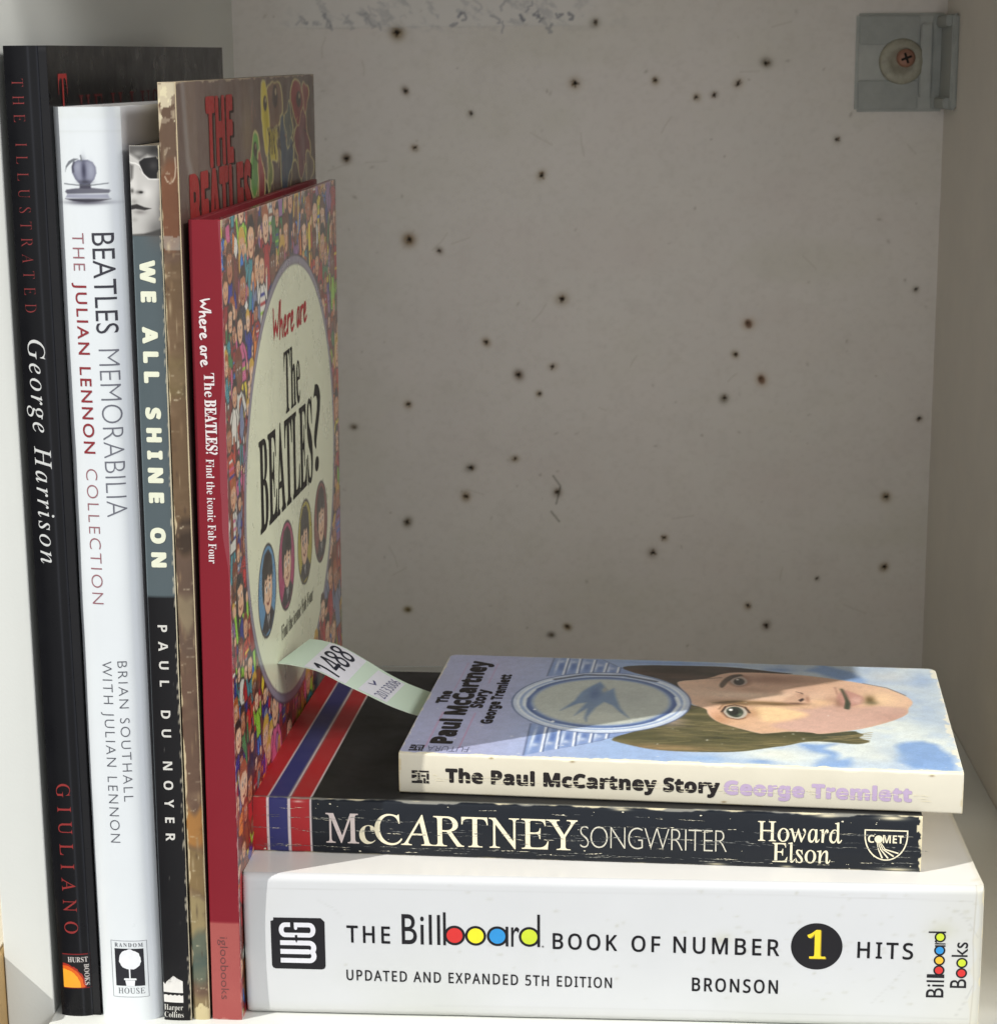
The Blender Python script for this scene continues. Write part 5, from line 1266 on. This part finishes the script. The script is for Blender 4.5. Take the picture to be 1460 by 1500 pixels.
    text('lettering', cv, C, 'FUTURA', 'sans', (21.8, 7.6), (-13.4, 0), (0, -5.0), ink((104, 106, 132)), h=.08, offset=-.012)
cream_paperback()

# ------------------------------------------------------------------ paper slip tucked into the top paperback
def paper_slip():
    lo = np.array([(10.2, 66, 96.0), (15, 65, 95.8), (24, 63.5, 94.2), (32, 65.0, 89.6), (40, 69.5, 84.0), (50, 75.5, 77.0), (60, 81.5, 72.2), (75, 89.5, 71.2)], float)
    hi = np.array([(16.6, 98.5, 95.2), (21, 97.5, 95.0), (28, 95.5, 93.6), (36, 95.5, 89.0), (45, 98.0, 82.4), (54, 103.5, 76.0), (63, 108.5, 72.0), (78, 117, 71.2)], float)
    root = thing('paper_slip', Matrix(), (0, 0, 0), 'pale green paper slip numbered 1488 sticking out of the topmost paperback', 'bookmark')
    root.location = (.06, .09, .0715)
    off = np.array((60, 90, 71.5))
    def curve(A, t):
        n = len(A)-1; x = t*n; i = np.clip(np.floor(x).astype(int), 0, n-1); f = (x-i)[..., None]
        g = lambda k: A[np.clip(k, 0, n)]
        p0, p1, p2, p3 = g(i-1), g(i), g(i+1), g(i+2)
        return .5*(2*p1+(p2-p0)*f+(2*p0-5*p1+4*p2-p3)*f**2+(3*p1-p0-3*p2+p3)*f**3)
    def P(U, V, h=0.0):   # U 0..1 along, V 0..1 across
        a = curve(lo, np.clip(U, 0, 1)); b = curve(hi, np.clip(U, 0, 1)); q = a+(b-a)*np.asarray(V)[..., None]
        q = q-off
        hh = np.broadcast_to(np.asarray(h), np.shape(U))
        q = q+np.stack([hh*.35, hh*-.1, hh*.93], -1)
        return q*MM
    cv = Canvas(np.linspace(0, 1, 90), np.linspace(0, 1, 40), (198, 216, 198))
    m = mat('green_paper', None, rough=.8, bump=.1, bscale=300, mottle=.02, mscale=60)
    grid('slip', cv, P, m, root, skirt=(.00006, 0, -.00022), edge=(210, 222, 206))
    st = ink((218, 218, 226), rough=.6); bl = ink((34, 36, 50)); pen = ink((60, 62, 110))
    def sticker(u0, u1, v0, v1, h):
        n = 14; vv = []; ff = []
        for i in range(n+1):
            t = u0+(u1-u0)*i/n; vv += [(t, v0), (t, v1)]
        for i in range(n): ff.append((2*i, 2*i+2, 2*i+3, 2*i+1))
        return (vv, ff, st, h)
    flat_mesh('number_sticker', [sticker(.215, .45, .01, .97, .10), text_group('1488', 'sansr', (.40, .08), (0, .84), (-.155, 0), bl, h=.2, shear=.3, offset=.012)], P, root, cut=(0, .02))
    flat_mesh('number_sticker', [sticker(.52, .66, .04, .92, .10), text_group('20133006', 'sans', (.645, .10), (.0, .78), (-.052, 0), pen, h=.2, offset=-.01),
              stroke([(.545, .52), (.565, .42), (.535, .36)], .012, pen, .2)], P, root, cut=(0, .02))
paper_slip()

# ------------------------------------------------------------------ tan book just past the side panel
def tan_book():
    root = thing('book', Matrix(), (-.0692, -.018, -.095), 'tan book poking past the left edge of the white side panel', 'book')
    m = mat('tan_cloth', (176, 146, 98), rough=.8, bump=.3, bscale=900, mottle=.1, mscale=200)
    box('cover', -.030, 0, 0, .19, 0, .115, m, root, .0012)
    box('page_block', -.028, -.002, .004, .186, .1142, .1156, PAPER, root)
tan_book()
